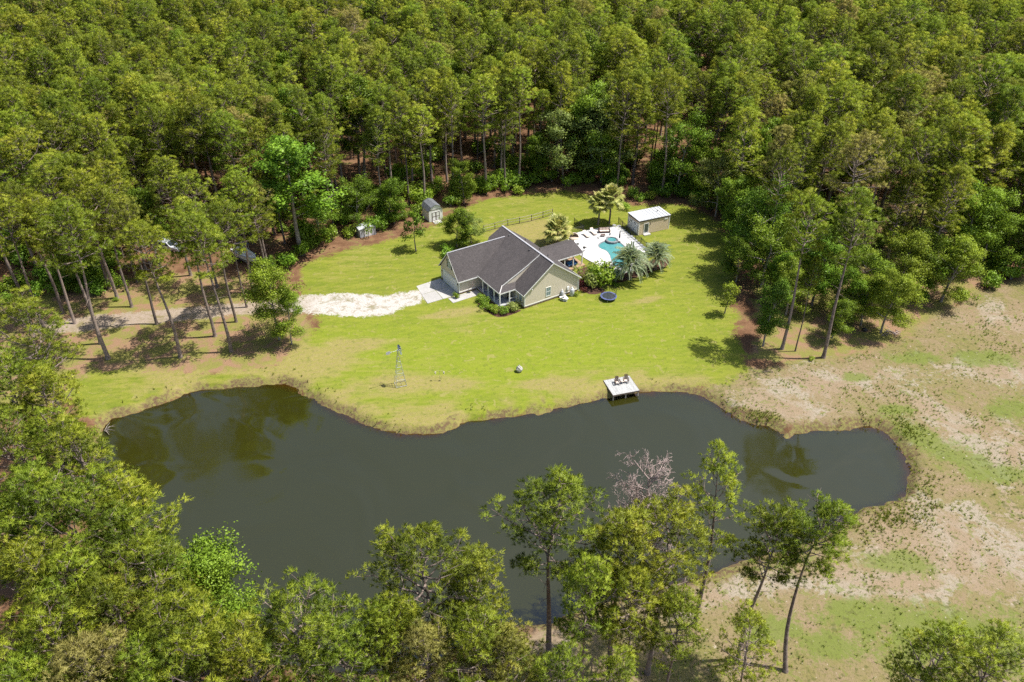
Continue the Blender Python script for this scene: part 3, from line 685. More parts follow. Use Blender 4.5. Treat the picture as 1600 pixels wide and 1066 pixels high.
# ------------------------------------------------------------------ pool terrace
deck_o = smooth_poly(px_poly([(886,380),(890,370),(905,363),(935,357),(964,354),(978,366),(1002,386),(1012,400),(1000,418),(980,428),(955,426),(935,416),(915,405),(903,397),(893,390)]), 1)
pool_o = smooth_poly(px_poly([(934,385),(938,380),(948,377),(962,377),(973,382),(981,392),(986,405),(984,416),(973,421),(960,417),(955,408),(953,399),(947,392),(939,390)]), 2)
def ring_fill(outer, inner, z):
    bm = bmesh.new()
    es = []
    for P in (outer, inner):
        vs_ = [bm.verts.new((p[0], p[1], z)) for p in P]
        es += [bm.edges.new((vs_[i], vs_[(i + 1) % len(vs_)])) for i in range(len(vs_))]
    bmesh.ops.triangle_fill(bm, use_beauty=True, use_dissolve=False, edges=es)
    bmesh.ops.recalc_face_normals(bm, faces=bm.faces)
    if sum(f.normal.z for f in bm.faces) < 0: bmesh.ops.reverse_faces(bm, faces=bm.faces)
    ex = bmesh.ops.extrude_face_region(bm, geom=list(bm.faces))
    bmesh.ops.translate(bm, verts=[g for g in ex['geom'] if isinstance(g, bmesh.types.BMVert)], vec=(0, 0, .12))
    me = bpy.data.meshes.new('pool_deck'); bm.to_mesh(me); bm.free(); return me
dk = ring_fill(deck_o, pool_o, .0); dk.materials.append(M['pooldeck'])
tag(link('pool_deck', dk), kind='structure')
pl = tag(empty('swimming_pool', (float(pool_o[:, 0].mean()), float(pool_o[:, 1].mean()), 0)), 'kidney shaped swimming pool with teal water set in a white deck', 'swimming pool')
lc = Vector(pl.location)
def shrink(P, k): c = P.mean(0); return c + (P - c) * k
n_ = len(pool_o)
basin = [(p[0] - lc.x, p[1] - lc.y, .10) for p in shrink(pool_o, .999)] + [(p[0] - lc.x, p[1] - lc.y, .045) for p in shrink(pool_o, .93)] + [(p[0] - lc.x, p[1] - lc.y, .055) for p in shrink(pool_o, .60)]
cop = MB(); o1 = shrink(pool_o, 1.03); o2 = shrink(pool_o, .95)
for i in range(n_):
    j = (i + 1) % n_
    cop.slab([(o1[i][0]-lc.x, o1[i][1]-lc.y, .155), (o1[j][0]-lc.x, o1[j][1]-lc.y, .155), (o2[j][0]-lc.x, o2[j][1]-lc.y, .155), (o2[i][0]-lc.x, o2[i][1]-lc.y, .155)], .07)
cop.build('coping', M['spa'], pl)
def poolwater():
    m, nt, out = newmat('pool water')
    p = N(nt, 'ShaderNodeBsdfPrincipled'); p.inputs['Roughness'].default_value = .06
    geo = N(nt, 'ShaderNodeNewGeometry')
    nt.links.new(mixc(nt, noise(nt, 1.2, 3, .5, geo.outputs['Position']), (.05,.20,.22), (.10,.30,.31)), p.inputs['Base Color'])
    b = N(nt, 'ShaderNodeBump'); b.inputs['Strength'].default_value = .15; b.inputs['Distance'].default_value = .05
    nt.links.new(noise(nt, 5, 2, .5, geo.outputs['Position']), b.inputs['Height']); nt.links.new(b.outputs[0], p.inputs['Normal'])
    nt.links.new(p.outputs[0], out.inputs[0]); return m
MB().slab([(p[0]-lc.x, p[1]-lc.y, .085) for p in shrink(pool_o, .99)], .06).build('water', poolwater(), pl)
sc_ = at(956, 378) - lc
sp0 = MB().lathe([(1.25, .1), (1.25, .50), (1.15, .55), (.9, .55), (.9, .40)], 14, (sc_.x, sc_.y, 0)).build('spa', M['spa'], pl)
MB().lathe([(.88, .30), (.88, .42)], 14, (sc_.x, sc_.y, 0)).build('spa_water', bpy.data.materials['pool water'], sp0)
# flagstone strip beside the pool fence: separate stones
fs_ = tag(empty('flagstone_path', at(985, 372)), kind='structure')
A_, B_ = at(962, 352), at(1008, 392)
for k in range(12):
    for w_ in range(2):
        c = A_.lerp(B_, (k + .5) / 12) + Vector((-.5 + w_ * .9, .2 - w_ * .3, 0)) - fs_.location
        ang = [R.uniform(0, .5) + t * math.pi / 3 for t in range(6)]
        rr = R.uniform(.38, .5)
        bevel(MB().slab([(c.x + rr * math.cos(a), c.y + rr * math.sin(a), .14 + R.uniform(0, .02)) for a in ang], .16).build('stone', M['flag_stone'], fs_), .02, 1)

# ------------------------------------------------------------------ furniture by the pool
def lounger(px, py, rz, label):
    t = tag(empty('chaise_longue', at(px, py, .125), rz), label, 'chaise longue', 'chaise longues by the pool')
    b = MB()
    MB().box(-.33, .33, -.65, .65, .26, .31).build('seat_frame', M['tan'], t)
    for k in range(5):
        y = -.62 + k * .26
        MB().box(-.31, .31, y, y + .22, .312, .35).build('seat_slat', M['cushion'], t)
    MB().slab([(-.31, .65, .33), (.31, .65, .33), (.31, 1.25, .85), (-.31, 1.25, .85)], .06).build('backrest', M['cushion'], t)
    for x in (-.28, .28):
        for y in (-.55, .6): MB().box(x-.03, x+.03, y-.03, y+.03, 0, .26).build('leg', M['tan'], t)
lounger(917, 370, rad(25), 'tan chaise longue left of the other one on the white pool deck')
lounger(928, 366, rad(22), 'tan chaise longue beside the dark brown pool sofa')
def sofa(name, loc, rz, w, label, frame, cush, cat='sofa'):
    t = tag(empty(name, loc, rz), label, cat)
    bevel(MB().box(-w/2, w/2, -.42, .42, .08, .32).build('seat_base', M[frame], t), .03)
    bevel(MB().box(-w/2, w/2, .30, .45, .32, .88).build('backrest', M[frame], t), .03)
    for s_ in (-1, 1): bevel(MB().box(s_*w/2-.09, s_*w/2+.09, -.43, .45, .06, .62).build('arm', M[frame], t), .03)
    k = max(1, round((w - .2) / .7)); cw = (w - .22) / k
    for i in range(k):
        x0 = -w/2 + .11 + i * cw
        bevel(MB().box(x0+.01, x0+cw-.01, -.40, .28, .322, .46).build('seat_cushion', M[cush], t), .04)
        bevel(MB().box(x0+.02, x0+cw-.02, .14, .29, .462, .82).build('back_cushion', M[cush], t), .04)
    for x in (-w/2+.08, w/2-.08):
        for y in (-.36, .36): MB().box(x-.03, x+.03, y-.03, y+.03, 0, .08).build('foot', M[frame], t)
    return t
sofa('patio_sofa', at(944, 363, .125), rad(4), 2.1, 'dark brown wicker sofa with beige seat cushions on pool deck', 'brown', 'cushion')
t = tag(empty('coffee_table', at(942, 369.5, .125), rad(6)), 'low dark brown table in front of the pool sofa', 'table')
bevel(MB().box(-.45, .45, -.28, .28, .32, .38).build('tabletop', M['brown'], t), .02)
for x in (-.38, .38):
    for y in (-.22, .22): MB().box(x-.03, x+.03, y-.03, y+.03, 0, .32).build('leg', M['brown'], t)
for (px, py, lab) in ((936, 372, 'light metal chair left of the low dark pool table'), (951, 371, 'light metal chair right of the low dark pool table')):
    t = tag(empty('metal_chair', at(px, py, .125), R.uniform(-2.4, -.7)), lab, 'chair')
    MB().box(-.22, .22, -.22, .22, .42, .45).build('seat', M['whitemetal'], t)
    MB().slab([(-.22, .22, .45), (.22, .22, .45), (.2, .3, .9), (-.2, .3, .9)], 0, (0, .03, 0)).build('backrest', M['whitemetal'], t)
    for x in (-.2, .2):
        for y in (-.2, .2): MB().tube([(x, y, 0), (x, y, .42)], .018, 5).build('leg', M['whitemetal'], t)
t = tag(empty('closed_umbrella', at(967.5, 378.5, .125)), 'closed grey patio umbrella standing at the pool edge', 'umbrella')
MB().lathe([(.3, 0), (.3, .06), (.06, .10)], 12).build('base', M['black'], t); MB().tube([(0, 0, .08), (0, 0, 2.5)], .025, 6).build('pole', M['whitemetal'], t)
MB().lathe([(.06, .85), (.17, 1.0), (.14, 1.5), (.09, 2.1), (.03, 2.45)], 9).build('canopy', M['greycanvas'], t)
# egg shaped day chair and a basket chair
t = tag(empty('daybed', at(897, 374, .125), rad(-20)), 'pale rounded wicker daybed at the left end of the pool deck', 'daybed')
MB().lathe([(.75, .12), (.88, .3), (.85, .40), (.05, .44)], 18).build('base', M['tan'], t, True)
hood = MB(); ring = []
for i in range(7):
    ph = i / 6 * rad(80)
    ring.append([(.9 * math.cos(a) * math.cos(ph), .9 * math.sin(a) * math.cos(ph), .35 + 1.0 * math.sin(ph)) for a in np.linspace(rad(20), rad(190), 12)])
vv = [p for r_ in ring for p in r_]; ff = [(i*12+k, i*12+k+1, (i+1)*12+k+1, (i+1)*12+k) for i in range(6) for k in range(11)]
hood.add(vv, ff); ho = hood.build('hood', M['cushion'], t, True); so = ho.modifiers.new('s', 'SOLIDIFY'); so.thickness = .05
t = tag(empty('round_table', at(901.5, 381, .125)), 'low round white table beside the lanai roof on pool deck', 'table')
MB().lathe([(.62, .44), (.65, .47), (.62, .5)], 20).build('tabletop', M['white'], t); MB().tube([(0, 0, .03), (0, 0, .44)], .06, 8).build('stem', M['black'], t); MB().lathe([(.35, 0), (.33, .04), (.05, .06)], 14).build('base', M['black'], t)
t = tag(empty('grill', at(912.5, 392.5, .125), rad(30)), 'small dark kettle grill alone on white pool deck', 'grill')
MB().lathe([(.05, .55), (.22, .62), (.27, .75), (.24, .88), (.1, .97), (.03, 1.0)], 14).build('kettle', M['black'], t, True)
for k in range(3):
    a = k * 2.09; MB().tube([(.12*math.cos(a), .12*math.sin(a), .6), (.28*math.cos(a), .28*math.sin(a), 0)], .015, 5).build('leg', M['black'], t)
MB().box(.22, .55, -.15, .15, .70, .73).build('side_shelf', M['greycanvas'], t)
s1 = sofa('lanai_sofa', HL(15.0, 7.55, .305), HA, 2.0, 'bright blue cushioned sofa under the lanai roof', 'navy', 'blue')
for (u, v, w, d, h_, lab) in ((12.3, 14.6, 1.6, 1.0, 1.1, 'charcoal covered patio set nearest the back wall of the house'), (13.9, 14.4, 1.1, 1.1, 1.2, 'charcoal covered grill between house and lanai roof')):
    t = tag(empty('covered_furniture', HL(u, v), HA), lab, 'covered furniture')
    o = MB().add([(-w/2,-d/2,.05),(w/2,-d/2,.05),(w/2,d/2,.05),(-w/2,d/2,.05),(-w*.44,-d*.42,h_*.8),(w*.44,-d*.42,h_*.86),(w*.42,d*.42,h_*.82),(-w*.42,d*.42,h_*.78),(-w*.2,0,h_),(w*.22,0,h_*1.03)],
       [(0,1,5,4),(1,2,6,5),(2,3,7,6),(3,0,4,7),(4,5,9,8),(6,7,8,9),(5,6,9),(7,4,8),(3,2,1,0)]).build('cover', M['greycanvas'], t); bevel(o, .08, 2)
    for x in (-w/2+.05, w/2-.05):
        for y in (-d/2+.05, d/2-.05): MB().box(x-.03, x+.03, y-.03, y+.03, 0, .08).build('foot', M['black'], t)
t = tag(empty('patio_table', HL(15.4, 13.5), HA + .3), 'white rectangular patio table behind the lanai roof', 'table')
MB().box(-.8, .8, -.45, .45, .70, .74).build('tabletop', M['white'], t)
for x in (-.7, .7):
    for y in (-.37, .37): MB().box(x-.03, x+.03, y-.03, y+.03, 0, .70).build('leg', M['white'], t)
# porch furniture
for (u, v, rz, lab) in ((-2.5, 5.6, 1.2, 'dark porch rocking chair between the front posts'), (-.9, 3.2, 0, 'dark porch rocking chair under the corner of the porch roof')):
    t = tag(empty('rocking_chair', HL(u, v, .452), HA + rz), lab, 'rocking chair')
    for k in range(4): MB().box(-.26 + k*.135, -.26 + k*.135 + .11, -.28, .24, .42, .45).build('seat_slat', M['darkwood'], t)
    for k in range(4): MB().slab([(-.26+k*.135, .24, .45), (-.26+k*.135+.11, .24, .45), (-.26+k*.135+.11, .45, 1.15), (-.26+k*.135, .45, 1.15)], 0, (0, .025, 0)).build('back_slat', M['darkwood'], t)
    for x in (-.3, .3):
        MB().tube([(x, -.5, .08), (x, -.2, .02), (x, .2, .02), (x, .6, .1)], .025, 5).build('rocker', M['darkwood'], t)
        for y in (-.24, .22): MB().tube([(x, y, .03), (x, y, .66)], .025, 5).build('leg', M['darkwood'], t)
        MB().box(x-.05, x+.05, -.32, .26, .64, .67).build('arm', M['darkwood'], t)

# ------------------------------------------------------------------ outbuildings
# flat roofed annex
a0, a1, a2 = at(997, 368), at(1044.5, 357.5), at(982.5, 356.5)
ax = (a1 - a0); AW = ax.length; AA = math.atan2(ax.y, ax.x); AD = 4.0
an = tag(empty('annex_building', a0, AA), 'tan sided outbuilding with flat white roof beside the pool fence', 'outbuilding')
def ab(name, mat, mb, parent=None): return mb.build(name, M[mat], parent or an)
ab('wall', 'siding2', MB().box(0, AW, 0, AD, .0, 2.95))
ro = ab('roof', 'whitemetal', MB().slab([(-.12, -.14, 3.12), (AW+.12, -.14, 3.05), (AW+.12, AD+.14, 3.05), (-.12, AD+.14, 3.12)], .1))
MB().lathe([(.07, 0), (.07, .22), (.12, .24), (.12, .3)], 8, (AW*.78, AD*.55, 3.06)).build('vent_pipe', M['black'], ro)
for k in range(9): MB().box(AW*(k+.5)/9-.02, AW*(k+.5)/9+.02, -.12, AD+.12, 3.06, 3.135).build('seam', M['whitemetal'], ro)
ab('trim', 'darkwood', MB().box(-.03, AW+.02, -.03, .05, 2.72, 3.0)); ab('trim', 'darkwood', MB().box(-.04, .02, .05, AD+.02, 2.72, 3.0))
for x, y in ((-.035, -.035), (AW-.1, -.035), (-.035, AD-.1)): ab('corner_board', 'white', MB().box(x, x+.14, y, y+.14, 0, 2.72))
gd2 = empty('garage_door', (0, 0, 0)); gd2.parent = an
for k in range(4): bevel(MB().box(-.07, -.005, .35, AD-.35, .04+k*.58, .61+k*.58).build('panel', M['white'], gd2), .012, 1)
for y in (1.0, 2.35): MB().box(-.09, -.071, y, y+.65, 1.93, 2.15).build('pane', M['glass'], gd2)
do = ab('door', 'white', MB().box(1.15, 1.27, -.06, .0, .12, 2.3).box(2.13, 2.25, -.06, .0, .12, 2.3).box(1.27, 2.13, -.06, 0, 2.18, 2.3).box(1.27, 2.13, -.06, 0, .12, .3))
MB().box(1.27, 2.13, -.035, 0.0, .3, 2.18).build('pane', M['glass'], do); MB().box(2.02, 2.08, -.1, -.036, 1.15, 1.28).build('handle', M['galv'], do)
ab('wall_lamp', 'black', MB().lathe([(.03, 0), (.09, .06), (.07, .28), (.02, .34)], 8, (2.5, -.12, 1.85)))
ab('air_vent', 'white', MB().box(AW-1.25, AW-.45, -.05, .0, 2.2, 2.55).box(AW-1.15, AW-.55, -.08, -.05, 2.28, 2.47))
ab('door_step', 'concrete', MB().box(1.0, 2.45, -.75, -.065, -.1, .14))
# gambrel shed
g0, g1 = at(671, 347.5), at(692, 342.5)
gx = g1 - g0; GW = gx.length; GA = math.atan2(gx.y, gx.x); GD = 3.4
sh = tag(empty('gambrel_shed', g0, GA), 'white gambrel roofed shed with brown trimmed double doors at the forest edge', 'shed')
def sb(name, mat, mb, parent=None): return mb.build(name, M[mat], parent or sh)
gpz = [(0, 0), (GW, 0), (GW, 2.35), (GW*.83, 3.05), (GW*.5, 3.45), (GW*.17, 3.05), (0, 2.35)]
sb('wall', 'white', MB().slab([(x, 0, z) for x, z in gpz], 0, (0, GD, 0)))
rp = [(-.12, 2.25), (GW*.155, 3.10), (GW*.5, 3.54), (GW*.845, 3.10), (GW+.12, 2.25)]
for i in range(4):
    (x0, z0), (x1, z1) = rp[i], rp[i+1]
    sb('roof_slope', 'shingle2', MB().slab([(x0, -.15, z0), (x1, -.15, z1), (x1, GD+.15, z1), (x0, GD+.15, z0)], .07))
sb('gable_trim', 'darkwood', MB().box(.15, GW-.15, -.035, 0, 2.42, 2.5))
for s_ in range(2):
    d_ = sb('door', 'white', MB().box(GW*.5 - .82 + s_*.83, GW*.5 - .01 + s_*.83, -.05, 0, .12, 1.98)); x0 = GW*.5 - .82 + s_*.83
    for (p0, p1, q0, q1) in ((x0, x0+.09, .12, 1.98), (x0+.72, x0+.81, .12, 1.98), (x0+.09, x0+.72, 1.89, 1.98), (x0+.09, x0+.72, .12, .21), (x0+.09, x0+.72, .98, 1.07)):
        MB().box(p0, p1, -.075, -.05, q0, q1).build('door_trim', M['darkwood'], d_)
sb('ramp', 'concrete', MB().slab([(GW*.5-.85, -.06, .16), (GW*.5+.85, -.06, .16), (GW*.5+.85, -1.3, .03), (GW*.5-.85, -1.3, .03)][::-1], .1))
# low white metal shed
m0, m1 = at(563, 372.5), at(588, 366.5)
mx_ = m1 - m0; MW = mx_.length; MA = math.atan2(mx_.y, mx_.x)
ms = tag(empty('metal_shed', m0, MA), 'low white panelled metal shed half hidden under forest edge shrubs', 'shed')
MB().slab([(0, .04, 0), (MW, .04, 0), (MW, .04, 1.75), (MW*.5, .04, 2.0), (0, .04, 1.7)], 0, (0, 2.0, 0)).build('wall', M['whitemetal'], ms)
MB().slab([(-.1, -.05, 1.74), (MW*.5, -.05, 2.06), (MW*.5, 2.15, 2.06), (-.1, 2.15, 1.74)], .05).build('roof_slope', M['whitemetal'], ms); MB().slab([(MW*.5, -.05, 2.06), (MW+.1, -.05, 1.78), (MW+.1, 2.15, 1.78), (MW*.5, 2.15, 2.06)], .05).build('roof_slope', M['whitemetal'], ms)
for x in (.05, MW*.27, MW*.5, MW*.73, MW-.1): MB().box(x, x+.06, -.0, .045, .02, 1.66).build('seam', M['greycanvas'] if x > .1 and x < MW-.2 else M['whitemetal'], ms)
for s_ in (0, 1): bevel(MB().box(MW*.27+.07+s_*(MW*.23), MW*.5-.02+s_*(MW*.23), .01, .04, .05, 1.6).build('door', M['white'], ms), .01, 1)

# ------------------------------------------------------------------ fences
posts = [(755.5,363),(773.3,358.3),(793.4,352.9),(811.6,349.5),(830.4,345.5),(848.3,340.8),(863,336.4)]
fw = tag(empty('wire_fence', at(*posts[0])), 'post and rail wire fence behind the house with pale top rail', 'fence')
fb = fw.location.copy(); pp = [at(*p) - fb for p in posts]
for p in pp: MB().tube([(p.x, p.y, -.2), (p.x, p.y, 1.45)], .075, 7).build('post', M['postwood'], fw)
for a, b in zip(pp[:-1], pp[1:]):
    for z in (1.36, .78): 
        MB().slab([(a.x, a.y-.08, z+.04), (b.x, b.y-.08, z+.04), (b.x, b.y-.08, z-.04), (a.x, a.y-.08, z-.04)], 0, (0, -.045, 0)).build('rail', M['palewood'], fw)
    MB().slab([(a.x, a.y, .14), (b.x, b.y, .14), (b.x, b.y, .02), (a.x, a.y, .02)], 0, (0, -.05, 0)).build('kick_board', M['postwood'], fw)
    w = MB(); d = b - a
    for k in range(1, 22):
        q = a.lerp(b, k / 22); w.tube([(q.x, q.y, .14), (q.x, q.y, 1.32)], .003, 3, False)
    for k in range(1, 8): w.tube([(a.x, a.y, .14 + k*.15), (b.x, b.y, .14 + k*.15)], .003, 3, False)
    w.build('wire_mesh', M['postwood'], fw)
def picket_fence(pxs, label):
    P_ = [at(*p) for p in pxs]
    f = tag(empty('pool_fence', P_[0]), label, 'fence')
    for i, (a, b) in enumerate(zip(P_[:-1], P_[1:])):
        a = a - f.location; b = b - f.location
        nseg = max(1, round((b - a).length / 2.0))
        for s_ in range(nseg):
            q0, q1 = a.lerp(b, s_/nseg), a.lerp(b, (s_+1)/nseg)
            MB().box(q0.x-.04, q0.x+.04, q0.y-.04, q0.y+.04, -.1, 1.4).build('post', M['black'], f)
            for z in (1.28, 1.05, .15): MB().tube([(q0.x, q0.y, z), (q1.x, q1.y, z)], .022, 4).build('rail', M['black'], f)
            k = max(2, int((q1 - q0).length / .12))
            for j in range(1, k):
                q = q0.lerp(q1, j / k)
                o = link('picket', PICK, f, (q.x, q.y, 0))
PICK = MB().box(-.012, .012, -.012, .012, .08, 1.32).mesh('picket', M['black'])
picket_fence([(966,349),(985,367),(1018,396)], 'black picket fence between the pool terrace and the annex building')
picket_fence([(897,350),(912,362),(893,366)], 'black picket fence left of the chaise longues beneath the palm')

# ------------------------------------------------------------------ trampoline
tp = tag(empty('trampoline', at(950.5, 467)), 'round trampoline with blue pad and safety net on the lawn', 'trampoline')
TR = 1.35; TH = .55
MB().lathe([(TR-.25, TH), (TR-.25, TH+.02), (.01, TH+.022)], 28).build('mat', M['matblack'], tp)
MB().lathe([(TR-.25, TH+.01), (TR-.25, TH+.05), (TR+.06, TH+.05), (TR+.06, TH-.02)], 28).build('pad', M['padblue'], tp)
MB().tube([(TR*math.cos(a), TR*math.sin(a), TH-.03) for a in np.linspace(0, 2*math.pi, 29)], .03, 6, False).build('frame_ring', M['galv'], tp)
for k in range(6):
    a = k * math.pi/3 + .3; x, y = math.cos(a), math.sin(a)
    MB().tube([(TR*x, TR*y, TH-.03), (TR*1.03*x, TR*1.03*y, 0)], .025, 5).build('leg', M['galv'], tp)
    MB().tube([(TR*1.02*x, TR*1.02*y, .3), (TR*1.02*x, TR*1.02*y, TH+1.55)], .022, 5).build('net_pole', M['black'], tp)
w = MB()
for k in range(64):
    a = 2*math.pi*k/64; w.tube([(TR*.96*math.cos(a), TR*.96*math.sin(a), TH+.05), (TR*.96*math.cos(a), TR*.96*math.sin(a), TH+1.5)], .005, 3, False)
for k in range(13): w.tube([(TR*.96*math.cos(a), TR*.96*math.sin(a), TH+.08+k*.118) for a in np.linspace(0, 2*math.pi, 33)], .005, 3, False)
w.build('safety_net', M['black'], tp)

# ------------------------------------------------------------------ things by the gable wall
def tank(px, py, r, h, label):
    t = tag(empty('gas_tank', at(px, py)), label, 'gas tank')
    MB().lathe([(r*.8, .0), (r, .12), (r, h-.25), (r*.8, h-.1), (r*.4, h-.03), (.02, h)], 18).build('body', M['whitemetal'], t, True)
    MB().lathe([(r*.35, h-.05), (r*.35, h+.18), (r*.2, h+.24)], 12).build('valve_cover', M['white'], t); MB().lathe([(r*.85, -.05), (r*.85, .06)], 14).build('foot_ring', M['black'], t)
tank(893.5, 462, .40, 1.45, 'upright pale gas tank nearest the right corner of the gable wall')
tank(878, 464.5, .27, 1.35, 'slim upright pale gas tank left of the wider one')
t = tag(empty('garden_fountain', at(881.5, 469.5)), 'white tiered garden fountain on the bed by gable wall', 'fountain')
MB().lathe([(.28, 0), (.22, .12), (.12, .3), (.14, .42), (.48, .55), (.52, .62), (.40, .60), (.1, .6), (.08, .85), (.26, .95), (.28, 1.0), (.05, 1.0), (.04, 1.2)], 14).build('bowl_stack', M['white'], t, True)
MB().lathe([(.36, -.05), (.36, .02)], 14).build('plinth', M['stone'], t)
for (px, py, sx, lab) in ((884.5, 470.5, .34, 'white garden planter urn right of the fountain'), (876.5, 468.5, .26, 'small white garden urn left of the fountain')):
    t = tag(empty('garden_urn', at(px, py)), lab, 'urn')
    MB().lathe([(sx*.6, 0), (sx*.5, .06), (sx*.3, .14), (sx*.8, .32), (sx, .5), (sx*1.1, .55), (sx*.85, .54), (.02, .45)], 14).build('urn', M['white'], t, True)

# ------------------------------------------------------------------ windmill
wm = tag(empty('windmill', at(626, 601)), 'small galvanised lattice tower windmill standing on the lawn by the pond', 'windmill')
WH = 6.1; hw = 1.05
cr = [Vector((hw*math.cos(a), hw*math.sin(a), 0)) for a in (rad(-120), rad(-20), rad(55), rad(160))]
top = Vector((0, 0, WH))
for c in cr: MB().tube([c - Vector((0, 0, .15)), c.lerp(top, .97)], .035, 5).build('leg', M['galv'], wm)
for lv in (.02, .2, .38, .55, .70, .83):
    for i in range(4):
        p = cr[i].lerp(top, lv); q = cr[(i+1) % 4].lerp(top, lv); MB().tube([p, q], .024, 4).build('brace', M['galv'], wm)
for i in range(4):
    for l0, l1 in ((.02, .2), (.2, .38), (.38, .55), (.55, .7)):
        if i % 2 == 0: MB().tube([cr[i].lerp(top, l0), cr[(i+1) % 4].lerp(top, l1)], .014, 4).build('cross_brace', M['galv'], wm)
wd = Vector((.80, .45, .0)).normalized(); wsd = Vector((-wd.y, wd.x, 0)); hubp = top + wd * .35
MB().tube([top - Vector((0, 0, .3)), top + Vector((0, 0, .12))], .09, 8).build('gearbox', M['galv'], wm)
MB().tube([top - wd*.1, hubp + wd*.1], .07, 8).build('hub', M['galv'], wm)
for k in range(14):
    a = 2*math.pi*k/14
    er = wsd*math.cos(a) + Vector((0, 0, 1))*math.sin(a); et = -wsd*math.sin(a) + Vector((0, 0, 1))*math.cos(a)
    t1 = et*.85 + wd*.5
    MB().slab([hubp + er*.16 - t1*.03, hubp + er*.78 - t1*.13, hubp + er*.78 + t1*.13, hubp + er*.16 + t1*.05], 0, wd*.012).build('blade', M['bladeblue'], wm)
MB().tube([hubp + (wsd*math.cos(a) + Vector((0, 0, 1))*math.sin(a))*.55 for a in np.linspace(0, 2*math.pi, 25)], .012, 4, False).build('wheel_ring', M['galv'], wm)
MB().tube([top, top - wd*1.1], .025, 5).build('tail_boom', M['galv'], wm)
tb = top - wd*1.0
MB().slab([tb + Vector((0,0,.05)), tb - wd*.25 + Vector((0,0,.27)), tb - wd*.75 + Vector((0,0,.2)), tb - wd*.75 - Vector((0,0,.2)), tb - wd*.25 - Vector((0,0,.27)), tb - Vector((0,0,.05))], 0, wsd*.015).build('tail_vane', M['whitemetal'], wm)

# shepherd's hook feeder and boulder
t = tag(empty('bird_feeder', at(687.5, 595)), 'thin pale double hook bird feeder pole on the lawn right of the windmill', 'bird feeder')
MB().tube([(0, 0, -.1), (0, 0, 1.75)], .02, 5).build('pole', M['palewood'], t)
for s_ in (-1, 1):
    MB().tube([(0, 0, 1.6), (s_*.2, 0, 1.85), (s_*.5, 0, 1.88), (s_*.62, 0, 1.7)], .014, 5).build('hook', M['palewood'], t)
    MB().lathe([(.02, 1.68), (.14, 1.6), (.09, 1.58), (.09, 1.35), (.13, 1.32)], 8, (s_*.62, 0, 0)).build('feeder', M['palewood'], t)
t = tag(empty('garden_boulder', at(811.5, 581)), 'pale upright egg shaped boulder alone on the lawn above the pond', 'boulder')
bm = bmesh.new(); bmesh.ops.create_icosphere(bm, subdivisions=3, radius=1)
for v in bm.verts:
    z = v.co.z; k = 1 - .38*max(0, z)**1.5; nz = 1 + .10*math.sin(5*v.co.x + 2) * math.cos(4*v.co.y + z*6)
    v.co = Vector((v.co.x*.50*k*nz, v.co.y*.46*k*nz, (z*.62 + .55)*nz))
me = bpy.data.meshes.new('boulder'); bm.to_mesh(me); bm.free(); me.materials.append(M['stone']); link('rock', me, t)

# ------------------------------------------------------------------ dock
dc = [at(943.6, 594.5, .15), at(984, 587, .15), at(999, 610, .15), at(957, 618, .15)]
do_ = (dc[0] + dc[1] + dc[2] + dc[3]) / 4; DA = math.atan2((dc[1]-dc[0]).y, (dc[1]-dc[0]).x)
DW, DD = 4.1, 3.7
dock = tag(empty('dock', (do_.x, do_.y, 0), DA), 'square grey white wooden dock on posts at the pond edge', 'dock')
M['dockwood'] = simple('bleached dock boards', (.36,.365,.36), .85, var=.12, scale=3)
nb = 24
for k in range(nb):
    x0 = -DW/2 + k*DW/nb; MB().box(x0+.006, x0+DW/nb-.006, -DD/2, DD/2, .11+R.uniform(-.003,.003), .15+R.uniform(-.003,.003)).build('deck_board', M['dockwood'], dock)
for (a, b, c, d) in ((-DW/2-.04, DW/2+.04, -DD/2-.05, -DD/2-.005), (-DW/2-.04, DW/2+.04, DD/2+.005, DD/2+.05), (-DW/2-.045, -DW/2-.004, -DD/2, DD/2), (DW/2+.004, DW/2+.045, -DD/2, DD/2)):
    MB().box(a, b, c, d, -.1, .145).build('rim_joist', M['postwood'], dock)
for x in (-DW/2+.12, 0, DW/2-.12):
    for y in (-DD/2+.15, DD/2-.2): MB().tube([(x, y, -2.2), (x, y, .1)], .10, 8).build('pile', M['palewood'], dock)
def adirondack(x, y, rz, label):
    t = tag(empty('adirondack_chair', dock.matrix_basis @ Vector((x, y, .154)), DA + rz), label, 'chair')
    dk_ = M['darkwood']
    for k in range(4): MB().slab([(-.28, -.32+k*.15, .38-k*.03), (.28, -.32+k*.15, .38-k*.03), (.28, -.19+k*.15, .355-k*.03), (-.28, -.19+k*.15, .355-k*.03)], .025).build('seat_slat', M['cushion'], t)  # pale colour paints the sun glare onto the dark seat slats, no cushion there
    for k in range(5):
        xx = -.26 + k*.105; h_ = .95 + .1*math.sin((k+.5)/5*math.pi)
        MB().slab([(xx, .26, .27), (xx+.095, .26, .27), (xx*1.12+.1, .26+.30, h_), (xx*1.12, .26+.30, h_)], 0, (0, .025, 0)).build('back_slat', dk_, t)
    for s_ in (-1, 1):
        MB().box(s_*.36-.07, s_*.36+.07, -.42, .40, .56, .59).build('arm', dk_, t)
        MB().box(s_*.33-.03, s_*.33+.03, -.38, -.30, 0, .56).build('front_leg', dk_, t)
        MB().slab([(s_*.33-.02, -.36, .38), (s_*.33+.02, -.36, .38), (s_*.33+.02, .55, .02), (s_*.33-.02, .55, .02)], .09).build('side_rail', dk_, t)
        MB().box(s_*.34-.02, s_*.34+.02, .26, .33, 0.0, .56).build('rear_leg', dk_, t)
adirondack(-.45, .5, rad(-8), 'dark slatted garden chair on the left of the dock')
adirondack(.95, .55, rad(-22), 'dark slatted garden chair on the right of the dock')
t = tag(empty('side_table', dock.matrix_basis @ Vector((.32, .42, .154)), DA), 'small round table between the two dock chairs', 'table')
